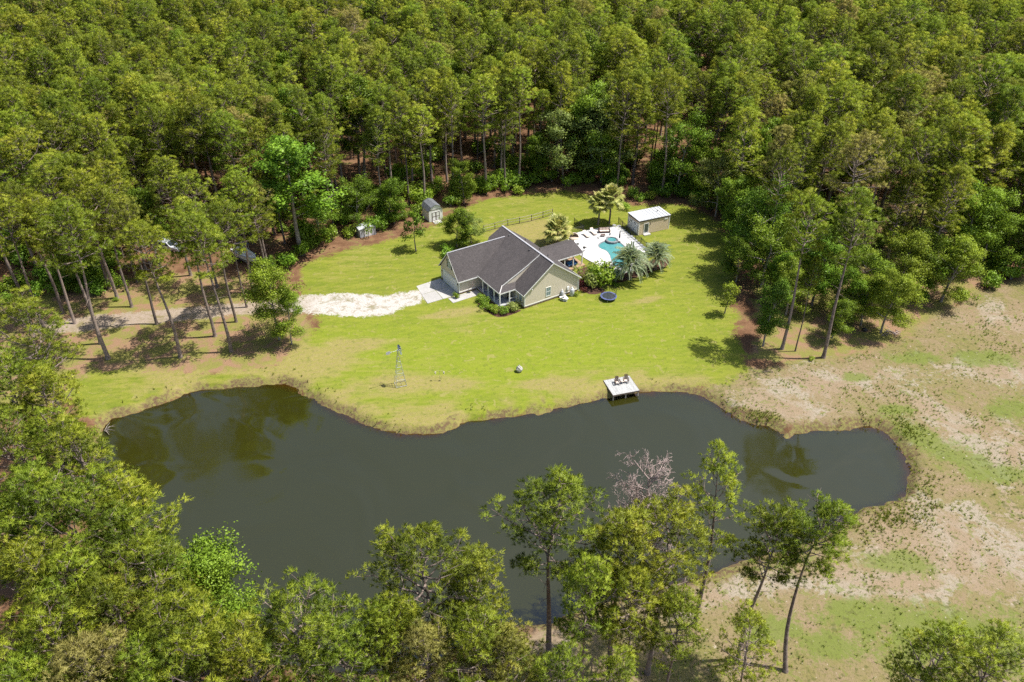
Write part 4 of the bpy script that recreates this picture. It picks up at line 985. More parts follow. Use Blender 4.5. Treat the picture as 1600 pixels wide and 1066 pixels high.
MB().lathe([(.24, .42), (.25, .44), (.24, .46)], 14).build('tabletop', M['cushion'], t)
for k in range(3): a = k*2.09; MB().tube([(.16*math.cos(a), .16*math.sin(a), .42), (.2*math.cos(a), .2*math.sin(a), 0)], .015, 5).build('leg', M['darkwood'], t)

# ------------------------------------------------------------------ vehicles under the pines
def suv(px, py, rz, label):
    t = tag(empty('parked_car', at(px, py), rz), label, 'car')
    L, W = 4.8, 1.9
    side = [(-2.4,.45),(-2.38,.95),(-2.25,1.75),(-.1,1.80),(.75,1.15),(2.2,1.02),(2.4,.8),(2.4,.42)]
    b = MB(); n = len(side); vsx = []
    for (yy, k) in ((-W/2, 1), (-W/2+.06, 1.0), (W/2-.06, 1), (W/2, 1)):
        for (x, z) in side:
            tuck = (.16 if z > 1.2 else 0) * (1 if yy > 0 else -1)
            vsx.append((x, yy - tuck, z))
    fs = []
    for i in range(3):
        for k in range(n): fs.append((i*n+k, i*n+(k+1) % n, (i+1)*n+(k+1) % n, (i+1)*n+k))
    fs.append(tuple(range(n-1, -1, -1))); fs.append(tuple(3*n+k for k in range(n)))
    bevel(b.add(vsx, fs).build('body', M['carpaint'], t), .06, 2)
    MB().slab([(-.02, -.72, 1.76), (-.02, .72, 1.76), (.72, .82, 1.2), (.72, -.82, 1.2)], .03, (.03, 0, .03)).build('windscreen', M['glass'], t)
    for s_ in (-1, 1):
        MB().slab([(-2.0, s_*.80, 1.68), (-.2, s_*.80, 1.70), (.45, s_*.90, 1.18), (-2.0, s_*.93, 1.18)], 0, (0, s_*.04, 0)).build('side_window', M['glass'], t)
        MB().box(2.34, 2.43, s_*.72-.18, s_*.72+.18, .68, .85).build('headlight', M['blueglass'], t)
        for x in (-1.5, 1.5):
            wo = MB().tube([(x, s_*.74, .36), (x, s_*.97, .36)], .36, 18).build('wheel', M['rubber'], t); MB().tube([(x, s_*.965, .36), (x, s_*.985, .36)], .22, 14).build('rim', M['galv'], wo)
    MB().box(2.36, 2.42, -.5, .5, .5, .72).build('grille', M['black'], t); MB().box(.75, 1.7, -.25, .25, 1.10, 1.16).build('hood_scoop', M['black'], t)
suv(268, 390, rad(-20), 'white car with black windscreen parked under the pines left of the boat')
bt = tag(empty('boat', at(385, 408), rad(-42)), 'white motor boat with navy top parked on trailer among the pines', 'boat')
st = [(-3.2,1.15,.75),(-1.6,1.2,.7),(.2,1.2,.68),(1.8,.98,.72),(2.9,.55,.85),(3.6,.04,1.05)]
vsx = []; fs = []
for (x, hw_, kz) in st: vsx += [(x, -hw_, 1.75+.04*max(0, x)), (x, -hw_*.8, kz+.25), (x, 0, kz), (x, hw_*.8, kz+.25), (x, hw_, 1.75+.04*max(0, x))]
for i in range(len(st)-1):
    for k in range(4): fs.append((i*5+k, i*5+k+1, (i+1)*5+k+1, (i+1)*5+k))
    fs.append((i*5+4, i*5, (i+1)*5, (i+1)*5+4))
fs += [(0,1,2,3,4), (29,28,27,26,25)]
MB().add(vsx, fs).build('hull', M['white'], bt)
for s_ in (-1, 1): MB().tube([(x, s_*hw_, 1.79+.04*max(0, x)) for x, hw_, _ in st], .05, 5).build('gunwale', M['black'], bt)
bevel(MB().box(-.6, .4, -.45, .45, 1.76, 2.5).build('console', M['white'], bt), .06)
MB().slab([(.42, -.5, 2.45), (.42, .5, 2.45), (.1, .5, 3.0), (.1, -.5, 3.0)], 0, (.03, 0, .02)).build('windscreen', M['blueglass'], bt)
bevel(MB().box(-1.5, .6, -.95, .95, 3.35, 3.42).build('canopy', M['navy'], bt), .02)
for x in (-1.3, .4):
    for y in (-.75, .75): MB().tube([(x, y, 1.75), (x, y, 3.36)], .03, 5).build('canopy_pole', M['galv'], bt)
MB().box(-1.6, -1.1, -.5, .5, 1.76, 2.15).build('seat', M['cushion'], bt); MB().box(1.0, 1.9, -.4, .4, 1.76, 1.98).build('bow_seat', M['cushion'], bt)
bevel(MB().box(-3.75, -3.2, -.22, .22, 1.1, 2.25).build('outboard_motor', M['black'], bt), .06)
MB().tube([(-3.2, -.75, .5), (1.8, -.75, .5), (4.6, 0, .5)], .05, 5).tube([(-3.2, .75, .5), (1.8, .75, .5), (4.6, 0, .5)], .05, 5).box(-2.4, -2.3, -1.0, 1.0, .45, .75).box(1.0, 1.1, -.75, .75, .45, .9).build('trailer_frame', M['galv'], bt)
for x in (-1.4, -.6):
    for s_ in (-1, 1): MB().tube([(x, s_*.92, .33), (x, s_*1.12, .33)], .33, 14).build('wheel', M['rubber'], bt)
MB().box(-1.5, -.5, -.9, .9, .30, .37).build('axle', M['galv'], bt); MB().tube([(4.2, 0, 0), (4.2, 0, .55)], .04, 5).build('jack', M['galv'], bt)

# ------------------------------------------------------------------ trees: generators
def blades(C, D, m, L, W, rg, up=.25, spread=.6):
    """m needle sprays per tuft at centres C pointing along D"""
    k = len(C)
    d = norm(D[:, None, :] + rg.normal(0, spread, (k, m, 3)) + np.array([0, 0, up]))
    s = norm(np.cross(d, rg.normal(0, 1, (k, m, 3))))
    l = L * rg.uniform(.65, 1.2, (k, m, 1)); w = W * rg.uniform(.7, 1.2, (k, m, 1))
    b = C[:, None, :] + rg.normal(0, .05, (k, m, 3))
    return np.stack([b - s * w * .5, b + s * w * .5, b + d * l], 2).reshape(-1, 3)

def make_pine(seed, H=25.0, base=.58, Rc=3.6, limbs=36, tuft=1.0, bend=0.0, sparse=1.0, blade=(15, .35, .044), snag=4):
    """tapered trunk, real limbs, needle tufts on every branchlet; returns trunk mesh, crown mesh"""
    rg = np.random.default_rng(seed)
    tm = MB(); Hb = H * base
    lean = rg.normal(0, .018, 2) * H; ph = rg.uniform(0, 6.28)
    def axis(z):
        t = z / H
        return Vector((lean[0] * t * t + bend * math.sin(t * 3.1) * math.cos(ph) + .12 * math.sin(t * 9 + ph), lean[1] * t * t + bend * math.sin(t * 3.1) * math.sin(ph) + .12 * math.cos(t * 7 + ph), z))
    r0 = .0085 * H + .05
    zz = np.concatenate([[-.25, .0, .4], np.linspace(1.2, H * .985, 11)])
    tm.tube([axis(max(z, 0)) + Vector((0, 0, min(z, 0))) for z in zz], [r0 * 1.45, r0 * 1.35, r0 * 1.1] + [r0 * max(.07, 1 - (z / H) ** 1.15) for z in zz[3:]], 8)
    C = []; D = []; G = []; OUT = []
    az = rg.uniform(0, 6.28)
    for i in range(limbs):
        t = (i + rg.uniform(0, 1)) / limbs
        z = Hb + (H * .97 - Hb) * t
        az += 2.4 + rg.normal(0, .35)
        prof = math.sqrt(max(.05, 1 - ((t - .38) / .70) ** 2)) if t > .38 else .55 + .45 * (t / .38)
        ln = Rc * prof * rg.uniform(.62, 1.18)
        el = rad(8 + 52 * t ** 1.3 + rg.normal(0, 9))
        p0 = axis(z); hd = Vector((math.cos(az), math.sin(az), 0))
        pts = [p0]; e = el * .6
        for k in range(4):
            e += el * .22 + rad(5)
            q = hd * math.cos(e) + Vector((rg.normal(0, .12), rg.normal(0, .12), math.sin(e)))
            pts.append(pts[-1] + q.normalized() * ln / 4)
        rb = .020 * ln + .012
        tm.tube(pts, [rb, rb * .8, rb * .6, rb * .4, rb * .18], 4, False)
        ns = int(rg.integers(4, 6))
        g_l = rg.uniform(0, 1)
        for s in range(ns + 1):
            u = .38 + .62 * s / ns
            k = min(3, int(u * 4)); f = u * 4 - k
            a = pts[k].lerp(pts[k + 1], f)
            if s < ns:
                sa = az + (1 if s % 2 else -1) * rg.uniform(.5, 1.15)
                sl = ln * rg.uniform(.22, .42) * (1.15 - .5 * u)
                tip = a + Vector((math.cos(sa) * sl, math.sin(sa) * sl, sl * rg.uniform(.12, .55)))
                tm.tube([a, a.lerp(tip, .55) + Vector((0, 0, -.03)), tip], [rb * .45, rb * .3, rb * .12], 3, False)
            else: tip = pts[-1]
            if rg.random() > sparse: continue
            g_s = .6 * g_l + .4 * rg.uniform(0, 1)
            pr_ = rg.uniform(.45, .80) * tuft        # each branchlet carries a rounded puff of needles
            for q in range(int(rg.integers(10, 15))):
                e2 = rg.uniform(-.05, 1.5); a2 = rg.uniform(0, 6.28)
                o_ = Vector((math.cos(a2) * math.cos(e2), math.sin(a2) * math.cos(e2), (.70 * math.sin(e2))))
                C.append(tip + o_ * pr_ * rg.uniform(.7, 1.0) + Vector((0, 0, -.1))); D.append((o_.x + hd.x * .2, o_.y + hd.y * .2, o_.z + .3)); G.append(g_s); OUT.append((o_.x, o_.y, o_.z * 1.2 + .10))
    for k in range(snag):       # dead stubs under the crown
        z = Hb * rg.uniform(.72, 1.0); a = rg.uniform(0, 6.28); l = rg.uniform(.5, 1.6); p = axis(z)
        tm.tube([p, p + Vector((math.cos(a) * l, math.sin(a) * l, l * rg.uniform(-.1, .4)))], [.035, .012], 4, False)
    C = np.array([list(c) for c in C]); D = norm(np.array(D)) ; G = np.array(G)
    m, L, W = blade
    V = blades(C, D, m, L * tuft, W, rg)
    kz = H / V[:, 2].max(); V *= kz; tm.v = [(a * kz, b * kz, c * kz) for a, b, c in tm.v]
    tint = np.clip(np.repeat(.06 + .60 * G + rg.normal(0, .07, len(C)), m) + rg.normal(0, .05, len(C) * m), 0, 1)
    cme = tri_mesh('pine_crown', V, 3, M['needle'], tint)
    O = norm(np.repeat(norm(np.array(OUT)), m, 0) + rg.normal(0, .30, (len(C) * m, 3)))
    clump_normals(cme, V, 3, O)
    return tm.mesh('pine_trunk', M['bark'], True), cme, tm

def make_broad(seed, H=12.0, R_=4.0, base=.22, limbs=12, clump=3, leaves=52, size=.30, mat='leaf', trunkmat='barkgrey', stems=1, vs=1.0):
    rg = np.random.default_rng(seed); tm = MB(); C = []; G = []
    for s0 in range(stems):
        o = Vector((rg.normal(0, .25), rg.normal(0, .25), 0)) * (stems > 1)
        tip = Vector((rg.normal(0, .06) * H, rg.normal(0, .06) * H, H * .88)) + o * 3
        r0 = .014 * H + .03
        ax = lambda t: o.lerp(tip, t) + Vector((.06 * H * math.sin(t * 3 + seed) * t, .05 * H * math.cos(t * 2.4 + seed) * t, 0))
        tm.tube([ax(0) - Vector((0, 0, .2))] + [ax(t) for t in np.linspace(.03, 1, 8)], [r0 * 1.35] + [r0 * (1.05 - t) for t in np.linspace(.03, 1, 8)], 7)
        az = rg.uniform(0, 6.28)
        for i in range(limbs):
            t = base + (1 - base) * (i + rg.uniform(0, 1)) / limbs
            az += 2.4 + rg.normal(0, .4)
            u = (t - base) / (1 - base)
            ln = R_ * math.sqrt(max(.08, 1 - ((u - .35) / .75) ** 2)) * rg.uniform(.7, 1.15)
            el = rad(15 + 50 * u + rg.normal(0, 8)); p = ax(t)
            d = Vector((math.cos(az) * math.cos(el), math.sin(az) * math.cos(el), math.sin(el) * vs))
            pts = [p, p + d * ln * .35 + Vector((0, 0, .03 * ln)), p + d * ln * .7, p + d * ln + Vector((0, 0, -.05 * ln))]
            rb = .018 * ln + .015
            tm.tube(pts, [rb, rb * .7, rb * .45, rb * .15], 4, False)
            gl = rg.uniform(0, 1)
            for s in range(6):
                w = .3 + .7 * s / 5; k = min(2, int(w * 3)); a = pts[k].lerp(pts[k + 1], w * 3 - k)
                sa = az + (1 if s % 2 else -1) * rg.uniform(.4, 1.3); sl = ln * rg.uniform(.2, .45)
                tp_ = a + Vector((math.cos(sa) * sl, math.sin(sa) * sl, sl * rg.uniform(-.15, .7)))
                tm.tube([a, tp_], [rb * .35, rb * .1], 3, False)
                for q in range(clump):
                    C.append(list(a.lerp(tp_, rg.uniform(.55, 1.1)) + Vector((rg.normal(0, .25), rg.normal(0, .25), rg.normal(0, .22))) * (R_ / 4 + .3))); G.append(.5 * gl + .5 * rg.uniform(0, 1))
    C = np.array(C); G = np.array(G); k = len(C)
    sc = .46 * (R_ / 4 * .6 + .4)
    P = C[:, None, :] + rg.normal(0, 1, (k, leaves, 3)) * np.array([sc, sc, sc * .55])
    nrm = norm(rg.normal(0, .55, (k, leaves, 3)) + np.array([0, 0, .8]))
    d = norm(np.cross(nrm, rg.normal(0, 1, (k, leaves, 3)))); s = np.cross(nrm, d)
    l = size * rg.uniform(.6, 1.25, (k, leaves, 1))
    V = np.stack([P - d * l * .5, P + s * l * .34, P + d * l * .55, P - s * l * .34], 2).reshape(-1, 3)
    tint = np.clip(np.repeat(.1 + .7 * G, leaves) + rg.normal(0, .10, k * leaves), 0, 1)
    cme = tri_mesh('tree_crown', V, 4, M[mat], tint)
    O = norm(norm((P - C[:, None, :]) / sc + np.array([0, 0, .25])) * .9 + .35 * nrm + rg.normal(0, .25, P.shape)).reshape(-1, 3)
    clump_normals(cme, V, 4, O)
    return tm.mesh('tree_trunk', M[trunkmat], True), cme, tm

def make_shrub(seed, r=1.0, h=1.2, mat='shrub', leaves=900, size=.16):
    rg = np.random.default_rng(seed); tm = MB()
    lob = [Vector((rg.normal(0, .38) * r, rg.normal(0, .38) * r, h * rg.uniform(.35, .72))) for _ in range(9)]
    for q in lob: tm.tube([(0, 0, -.05), q * .55 + Vector((0, 0, .03)), q], [.035, .025, .01], 4, False)
    Q = np.array([list(lob[i]) for i in rg.integers(0, 9, leaves)])
    dd = norm(rg.normal(0, 1, (leaves, 3))); P = Q + dd * (rg.uniform(.2, 1, (leaves, 1)) ** .5) * np.array([r * .5, r * .5, h * .36])
    P[:, 2] = np.abs(P[:, 2])
    nrm = norm(dd + rg.normal(0, .5, (leaves, 3)) + np.array([0, 0, .4])); d = norm(np.cross(nrm, rg.normal(0, 1, (leaves, 3)))); s = np.cross(nrm, d)
    l = size * rg.uniform(.6, 1.3, (leaves, 1))
    V = np.stack([P - d * l * .5, P + s * l * .36, P + d * l * .55, P - s * l * .36], 1).reshape(-1, 3)
    return tm.mesh('stems', M['barkgrey']), tri_mesh('foliage', V, 4, M[mat], np.clip(rg.normal(.5, .25, leaves), 0, 1))

PINES = [make_pine(100, 25, .55, 4.7, 30), make_pine(101, 25, .61, 4.3, 27), make_pine(102, 25, .50, 5.1, 33), make_pine(103, 25, .58, 4.8, 27, bend=.5), make_pine(104, 25, .65, 4.3, 24), make_pine(105, 25, .46, 4.5, 36),
         make_pine(106, 25, .24, 3.9, 48), make_pine(107, 25, .32, 4.2, 42)]
BROAD = {'mid': [make_broad(200, 12, 3.8, leaves=74, size=.24), make_broad(201, 12, 4.4, limbs=10, leaves=74, size=.24), make_broad(202, 12, 3.4, base=.18, leaves=74, size=.23)],
         'lime': [make_broad(210, 12, 3.8, mat='leaf_lime', leaves=84, size=.21), make_broad(211, 12, 3.3, mat='leaf_lime', base=.18, leaves=84, size=.20)],
         'grey': [make_broad(220, 12, 4.4, mat='leaf_grey', limbs=10), make_broad(221, 12, 3.9, mat='leaf_grey')]}
SHRUBS = [make_shrub(300 + i, 1.0, 1.3) for i in range(3)]

planted = []
def tree(name, kit, loc, H, H0, label, group=None, cat='tree', rz=None, wide=1.0):
    r_ = tag(empty(name, (loc[0], loc[1], 0), R.uniform(0, 6.28) if rz is None else rz), label, cat, group)
    k = H / H0; r_.scale = (k * wide, k * wide, k)
    link('trunk', kit[0], r_); link('crown', kit[1], r_)
    planted.append((loc[0], loc[1])); return r_
def pine_at(loc, H, v, label, group=None, wide=1.0, rz=None): return tree('pine_tree', PINES[v], loc, H, 25.0, label, group, 'pine tree', rz, wide)
def broad_at(loc, H, kind, v, label, group=None, wide=1.0): return tree('broadleaf_tree', BROAD[kind][v], loc, H, 12.0, label, group, 'tree', None, wide)

# --- pines whose bases and trunks show on the left of the clearing: (base px, height, kit, label)
for i, (px, py, H, v, wd_, lab) in enumerate([
    (72,518,24,4,1.22,'leaning pine left of the sandy drive, leftmost trunk of the open grove'),
    (99,490,24,1,1.22,'pine with bare trunk behind the sandy drive at its left end'),
    (168,560,26,1,1.28,'big thick trunked pine standing below the left end of the drive'),
    (158,538,25,4,1.16,'pine close behind the big thick trunked pine by the drive'),
    (182,466,24,0,1.22,'slim bare trunked pine on straw above the middle of the drive'),
    (246,506,23,4,1.10,'pine on the lower edge of the sandy drive, left of two taller ones'),
    (283,559,24,1,1.22,'pine with creeper on its trunk on the straw slope above the pond'),
    (335,526,24,4,1.22,'straight grey trunked pine on straw below the drive'),
    (361,550,24,1,1.22,'thin curved trunk pine nearest the pond left of the big leafy tree'),
    (368,503,22,4,1.10,'pine at the lower edge of drive just left of the big leafy tree'),
    (297,431,23,0,1.22,'dark trunked pine on straw between the parked car and the boat'),
    (397,457,23,1,1.22,'pine right of the parked boat beside the drive'),
    (215,440,23,3,1.22,'pine left of the parked white car'),
    (340,448,22,2,1.10,'pine in front of the parked boat'),
    (420,450,21,5,1.10,'low branched pine at the left edge of the upper lawn'),
    (130,440,24,2,1.28,'pine above the green understorey tree at the left'),
    (30,455,24,0,1.22,'pine at the left picture edge above the drive'),
    (118,505,23,0,1.15,'full crowned pine between the first trunks left of the drive'),
    (205,480,23,3,1.2,'pine above the drive between two slim trunks'),
    (385,480,20,2,1.0,'full crowned pine below the boat beside the drive'),
    (60,425,25,3,1.22,'pine in the second row at the left picture edge')]):
    pine_at(at(px, py), H, v, lab, None, wd_)
# --- pair and single trunks on the right
for (px, py, H, v, wd_, lab) in [
    (1222,546,27,4,1.0,'tall bare trunked pine, left one of the pair right of the lawn'),
    (1285,559,28,1,1.05,'tall bare trunked pine, right one of the pair above the dry field'),
    (1243,549,17,4,.7,'thin young pine between the pair of tall bare trunked pines'),
    (1196,428,25,3,1.0,'pine rising behind the leafy trees right of the lawn'),
    (1302,415,26,2,1.05,'pine rising between the two tall bare ones, behind'),
    (1440,445,23,5,1.0,'pine among the leafy trees at the right of the straw bed'),
    (1400,400,25,2,1.0,'pine behind the leafy trees at the right of the straw bed'),
    (1345,395,25,3,1.0,'pine left of centre behind the straw bed at right'),
    (1260,385,25,5,1.0,'dense pine behind the tall pair on the right'),
    (1466,392,26,0,1.0,'pine behind the bright leafy tree on the right'),
    (812,295,27,4,1.0,'tall pine with bare pale trunk at the forest edge above the wire fence'),
    (789,296,26,4,1.0,'slim pine with bare trunk left of the tall pale trunked one at forest edge'),
    (709,300,25,0,1.0,'dark trunked pine at forest edge behind the gambrel shed'),
    (598,330,22,5,1.0,'low branched pine above the low white metal shed'),
    (640,318,24,2,1.0,'low branched pine left of the gambrel shed'),
    (963,300,24,2,1.0,'dense dark pine behind the pair of palms'),
    (1034,304,27,1,1.1,'tall pine with pale dead limbs behind the annex building'),
    (520,352,22,5,1.05,'low branched pine at the forest edge left of the metal shed')]:
    pine_at(at(px, py), H, v, lab, None, wd_)
# --- foreground pines, by the tip of their crown
def tip(px, py, H): p = at(px, py, H * .985); return (p.x, p.y)
for (px, py, H, v, wd_, lab) in [
    (872,746,26,3,1.33,'pine with open layered crown, highest of the centre foreground pines'),
    (668,824,24,2,1.28,'dense rounded pine over the water left of the centre foreground'),
    (735,876,21,5,1.10,'pine leaning over the water between two taller foreground pines'),
    (580,942,20,1,1.10,'small pine at the shore left of the centre foreground'),
    (1052,800,23,2,1.28,'dense pine just below the grey dead tree'),
    (975,812,23,5,1.28,'dense pine left of the one below the grey dead tree'),
    (925,868,22,0,.95,'low spreading pine in the middle of the foreground group'),
    (1000,890,20,2,.95,'pine behind the two dark trunks of the foreground group'),
    (1068,925,19,0,.95,'small flat topped pine on the bright ground right of the foreground group'),
    (1212,792,22,1,1.16,'pine left of the curved trunk pine on the near shore'),
    (1185,965,17,2,.95,'bushy pine at the bottom edge below the sparse tall pine'),
    (1480,990,18,5,1.33,'dark bushy pine at the bottom edge in the field, left one'),
    (1575,985,18,2,1.28,'dark bushy pine in the bottom right corner'),
    (750,965,20,0,1.28,'bright pine crown at the bottom edge left of centre'),
    (665,990,19,5,1.16,'pine crown at the bottom edge under the dense rounded pine'),
    (880,1010,18,2,.95,'pine crown at the bottom edge in the centre'),
    (975,1015,17,3,.95,'pine crown at the bottom edge right of centre'),
    (620,930,20,0,1.15,'pine at the water edge right of the small shore pine'),
    (800,985,18,5,1.2,'low pine crown at the bottom edge between the bright and centre ones'),
    (445,925,23,2,1.33,'broad pine crown at the bottom edge left of the open water'),
    (375,975,22,0,1.28,'pine crown left of the broad one at the bottom edge'),
    (515,965,21,3,1.16,'pine crown right of the broad one at the bottom edge'),
    (25,470,24,2,1.33,'pine at the left picture edge with long low branches over the pond bank'),
    (-10,545,23,0,1.28,'pine half cut by the left picture edge below the long branched one'),
    (45,575,21,5,1.28,'pine on the left bank under the long branched one'),
    (-5,640,22,2,1.28,'pine cut by the left picture edge beside the pond corner'),
    (70,640,22,3,1.28,'pine on the left bank just below the dry grass'),
    (112,672,22,2,1.28,'pale green pine at the left end of the pond'),
    (190,742,23,0,1.28,'pine leaning furthest over the left end of the water'),
    (40,745,24,5,1.28,'pine at the left picture edge below the pond corner'),
    (110,770,24,2,1.28,'pine left of the one leaning over the water'),
    (165,815,23,1,1.28,'pine with a visible dark trunk on the left bank'),
    (25,850,24,0,1.28,'pine at the left picture edge near the bottom'),
    (95,870,23,3,1.33,'pine second from the left edge near the bottom'),
    (215,850,22,2,1.28,'pine beside the lime green tree on the left bank'),
    (165,915,22,5,1.28,'pine below the dark trunk on the left bank'),
    (255,930,22,0,1.28,'pine below the lime green tree on the left bank'),
    (50,960,22,2,1.28,'pine in the bottom left corner, upper one'),
    (130,985,22,1,1.28,'pine in the bottom left, second from corner'),
    (215,1000,21,3,1.28,'pine at the bottom edge left of the lime green bush'),
    (305,1000,21,2,1.28,'pine at the bottom edge right of the lime green bush'),
    (20,1045,20,5,1.28,'pine in the bottom left corner, lowest one'),
    (95,1060,20,0,1.28,'pine at the bottom edge near the left corner')]:
    p = tip(px, py, H); pine_at(p, H, v, lab, None, wd_)
# two unusual pines on the near shore
sp1 = make_pine(140, 25, .50, 3.3, 26, sparse=.55, snag=14, bend=.4)
p = tip(1140, 700, 25); tree('pine_tree', sp1, p, 25, 25, 'sparse tall pine with bare pale branches against the water', None, 'pine tree', .6)
sp2 = make_pine(141, 24, .66, 4.0, 26, sparse=.9, snag=6, bend=1.6)
p = tip(1310, 782, 24); tree('pine_tree', sp2, p, 24, 24, 'pine with dark curved trunk and flat crown at the right end of the near shore', None, 'pine tree', 2.2)

# --- broadleaf trees
for (px, py, H, kind, v, wd_, lab) in [
    (437,531,13.5,'lime',0,1.0,'big leafy green tree at the left edge of the lawn by the drive'),
    (456,538,10,'lime',1,.8,'smaller leafy tree growing against the big leafy one by the drive'),
    (1172,410,15,'mid',1,1.0,'large leafy tree at the right edge of the lawn beyond the annex'),
    (1192,541,10.5,'mid',2,.95,'round leafy tree left of the tall bare trunked pines'),
    (1376,520,11,'lime',0,1.05,'light green leafy tree with dark leaning trunk above brush pile'),
    (1322,500,9,'mid',0,1.0,'leafy tree between the tall bare pine and the leaning trunk'),
    (1470,472,12,'lime',1,1.2,'light green leafy tree at the right end of the straw bed'),
    (1530,420,14,'lime',0,1.05,'bright lime leafy tree near the right picture edge'),
    (1430,462,11,'mid',1,1.0,'leafy tree left of the light green one at the straw bed'),
    (1590,425,13,'mid',0,1.0,'dark leafy tree at the right picture edge'),
    (1245,440,12,'mid',2,1.1,'leafy tree behind the left one of the tall bare pines'),
    (1300,440,11,'grey',1,1.0,'grey green leafy tree between the tall bare pines, behind'),
    (1210,470,9,'mid',0,.9,'leafy tree above the round one right of the lawn'),
    (1150,440,8,'mid',0,1.1,'low leafy tree on the lawn edge below the large leafy one'),
    (1190,448,13,'mid',1,1.1,'leafy tree behind the round one at the right of the lawn'),
    (1228,492,10,'lime',1,1.0,'light leafy tree just left of the left bare pine trunk'),
    (1268,478,12,'mid',2,1.15,'dense leafy tree between the two bare pine trunks'),
    (1340,484,11,'mid',1,1.1,'dense leafy tree right of the right bare pine trunk'),
    (1398,474,12,'lime',0,1.1,'light leafy tree behind the leaning trunk'),
    (1345,508,9,'lime',1,1.2,'light leafy tree between the right bare pine and the leaning trunk'),
    (1300,528,7,'mid',0,1.1,'low leafy tree touching the right bare pine trunk'),
    (1150,372,12,'mid',2,1.1,'leafy tree at the lawn edge right of the annex'),
    (1118,338,12,'grey',0,1.0,'grey green tree behind the right end of the annex'),
    (1056,302,16,'mid',1,1.0,'dark leafy oak behind the annex building'),
    (1090,308,12,'mid',0,1.0,'leafy tree right of the dark oak behind the annex'),
    (880,288,15,'grey',0,1.0,'grey green oak at the forest edge above the left palm'),
    (845,285,11,'mid',2,1.0,'leafy tree left of the grey green oak at forest edge'),
    (940,285,17,'grey',1,1.0,'grey green tree at the forest edge behind the palms'),
    (560,352,10,'mid',1,1.1,'dark leafy tree over the low white metal shed'),
    (610,350,9,'mid',0,1.1,'leafy tree between the metal shed and gambrel shed'),
    (725,318,9,'mid',2,1.0,'bright topped leafy tree right of the gambrel shed'),
    (500,375,8,'mid',1,1.1,'leafy tree at the left corner of the upper lawn'),
    (112,452,9,'mid',0,1.1,'green understorey tree behind the left end of the drive'),
    (418,452,6,'mid',2,.9,'leafy sapling in front of the boat bow'),
    (714,386,7.4,'mid',0,1.3,'dense grey green tree behind the garage end of the house'),
    (736,380,6,'grey',1,1.3,'smaller grey green tree touching the garage roof')]:
    broad_at(at(px, py), H, kind, v, lab, None, wd_)
for (px, py, H, kind, v, wd_, lab) in [
    (285,868,14,'lime',0,1.05,'lime green leafy tree among pines on the left bank'),
    (320,925,10,'mid',1,1.0,'green leafy tree at the water edge below the lime one'),
    (250,1010,9,'lime',1,1.0,'lime green bush like tree at the bottom left'),
    (100,655,8,'lime',1,1.0,'small lime leafy tree on the left bank by the pond corner'),
    (18,775,12,'mid',0,1.0,'leafy tree at the left picture edge among pines'),
    (935,140,20,'lime',1,1.0,'lime leafy tree top in the forest above the palms'),
    (905,20,22,'lime',0,1.0,'lime leafy tree top near the top edge, centre'),
    (725,8,22,'lime',1,1.0,'lime leafy tree top at the top edge left of centre'),
    (1235,40,21,'lime',1,.9,'small lime tree top in the forest at upper right'),
    (1130,10,22,'lime',0,.9,'lime tree top at the top edge right of centre'),
    (1340,8,22,'lime',1,.9,'lime tree top at the top edge, upper right'),
    (640,10,21,'mid',0,1.0,'dark leafy crown at the top edge left of centre'),
    (560,8,22,'mid',1,1.0,'mid green leafy crown at the top edge near the forest middle')]:
    broad_at(tip(px, py, H), H, kind, v, lab, None, wd_)
mag = make_broad(230, 7.5, 1.9, base=.36, limbs=9, clump=2, leaves=14, size=.34, mat='leaf')
tree('broadleaf_tree', mag, at(650, 393), 7.4, 7.5, 'young sparse tree with bare lower trunk on the upper lawn', None, 'tree')
sap = make_broad(231, 6.5, 1.4, base=.3, limbs=8, clump=2, leaves=14, size=.26, mat='leaf_lime')
tree('broadleaf_tree', sap, at(1132, 490), 6.3, 6.5, 'thin light green sapling on the lawn left of the straw bed', None, 'tree')

# grey dead tree over the water
def dead_tree(seed, H, loc, label):
    rg = random.Random(seed); tm = MB(); tw = MB()
    def br(p, d, l, r, dep):
        pts = [p]; q = d
        for k in range(3):
            q = (q + Vector((rg.gauss(0, .13), rg.gauss(0, .13), .06))).normalized(); pts.append(pts[-1] + q * l / 3)
        (tm if dep < 1 else tw).tube(pts, [r, r*.8, r*.65, r*.5], 5 if dep < 1 else 3, False)
        if dep >= 4: return
        for k in range(4 if dep < 3 else 3):
            a = rg.uniform(.45, 1.0); o = q.orthogonal().normalized(); o = Matrix.Rotation(rg.uniform(0, 6.28), 3, q) @ o
            br(pts[1 + k % 3], (q * math.cos(a) + o * math.sin(a)).normalized(), l * rg.uniform(.42, .62), max(r * .55, .022), dep + 1)
    tm.tube([(.25 * math.sin(z * .3), .2 * math.cos(z * .24) - .2, z - .2) for z in np.linspace(0, H * .93, 10)], [.24 * (1.04 - t) for t in np.linspace(0, 1, 10)], 7)
    az = 0
    for k in range(20):
        z = H * (.45 + .48 * (k + rg.random()) / 20); az += 2.4 + rg.gauss(0, .3); el = rg.uniform(.35, .9)
        br(Vector((.25 * math.sin(z * .3), .2 * math.cos(z * .24) - .2, z)), Vector((math.cos(az) * math.cos(el), math.sin(az) * math.cos(el), math.sin(el))), H * .15 * rg.uniform(.8, 1.15) * (1.15 - .5 * k / 20), .075, 0)
    t = tag(empty('dead_tree', (loc[0], loc[1], 0)), label, 'dead tree')
    tm.build('trunk', M['deadtwig'], t); tw.build('twigs', M['deadtwig'], t)
dead_tree(5, 21, tip(1022, 712, 22), 'leafless pinkish grey dead tree above the centre foreground pines')
dt = tag(empty('driftwood', at(163, 672, -.7), .4), 'bleached dead branches lying in the water at the left end of pond', 'branch')
rb_ = random.Random(3)
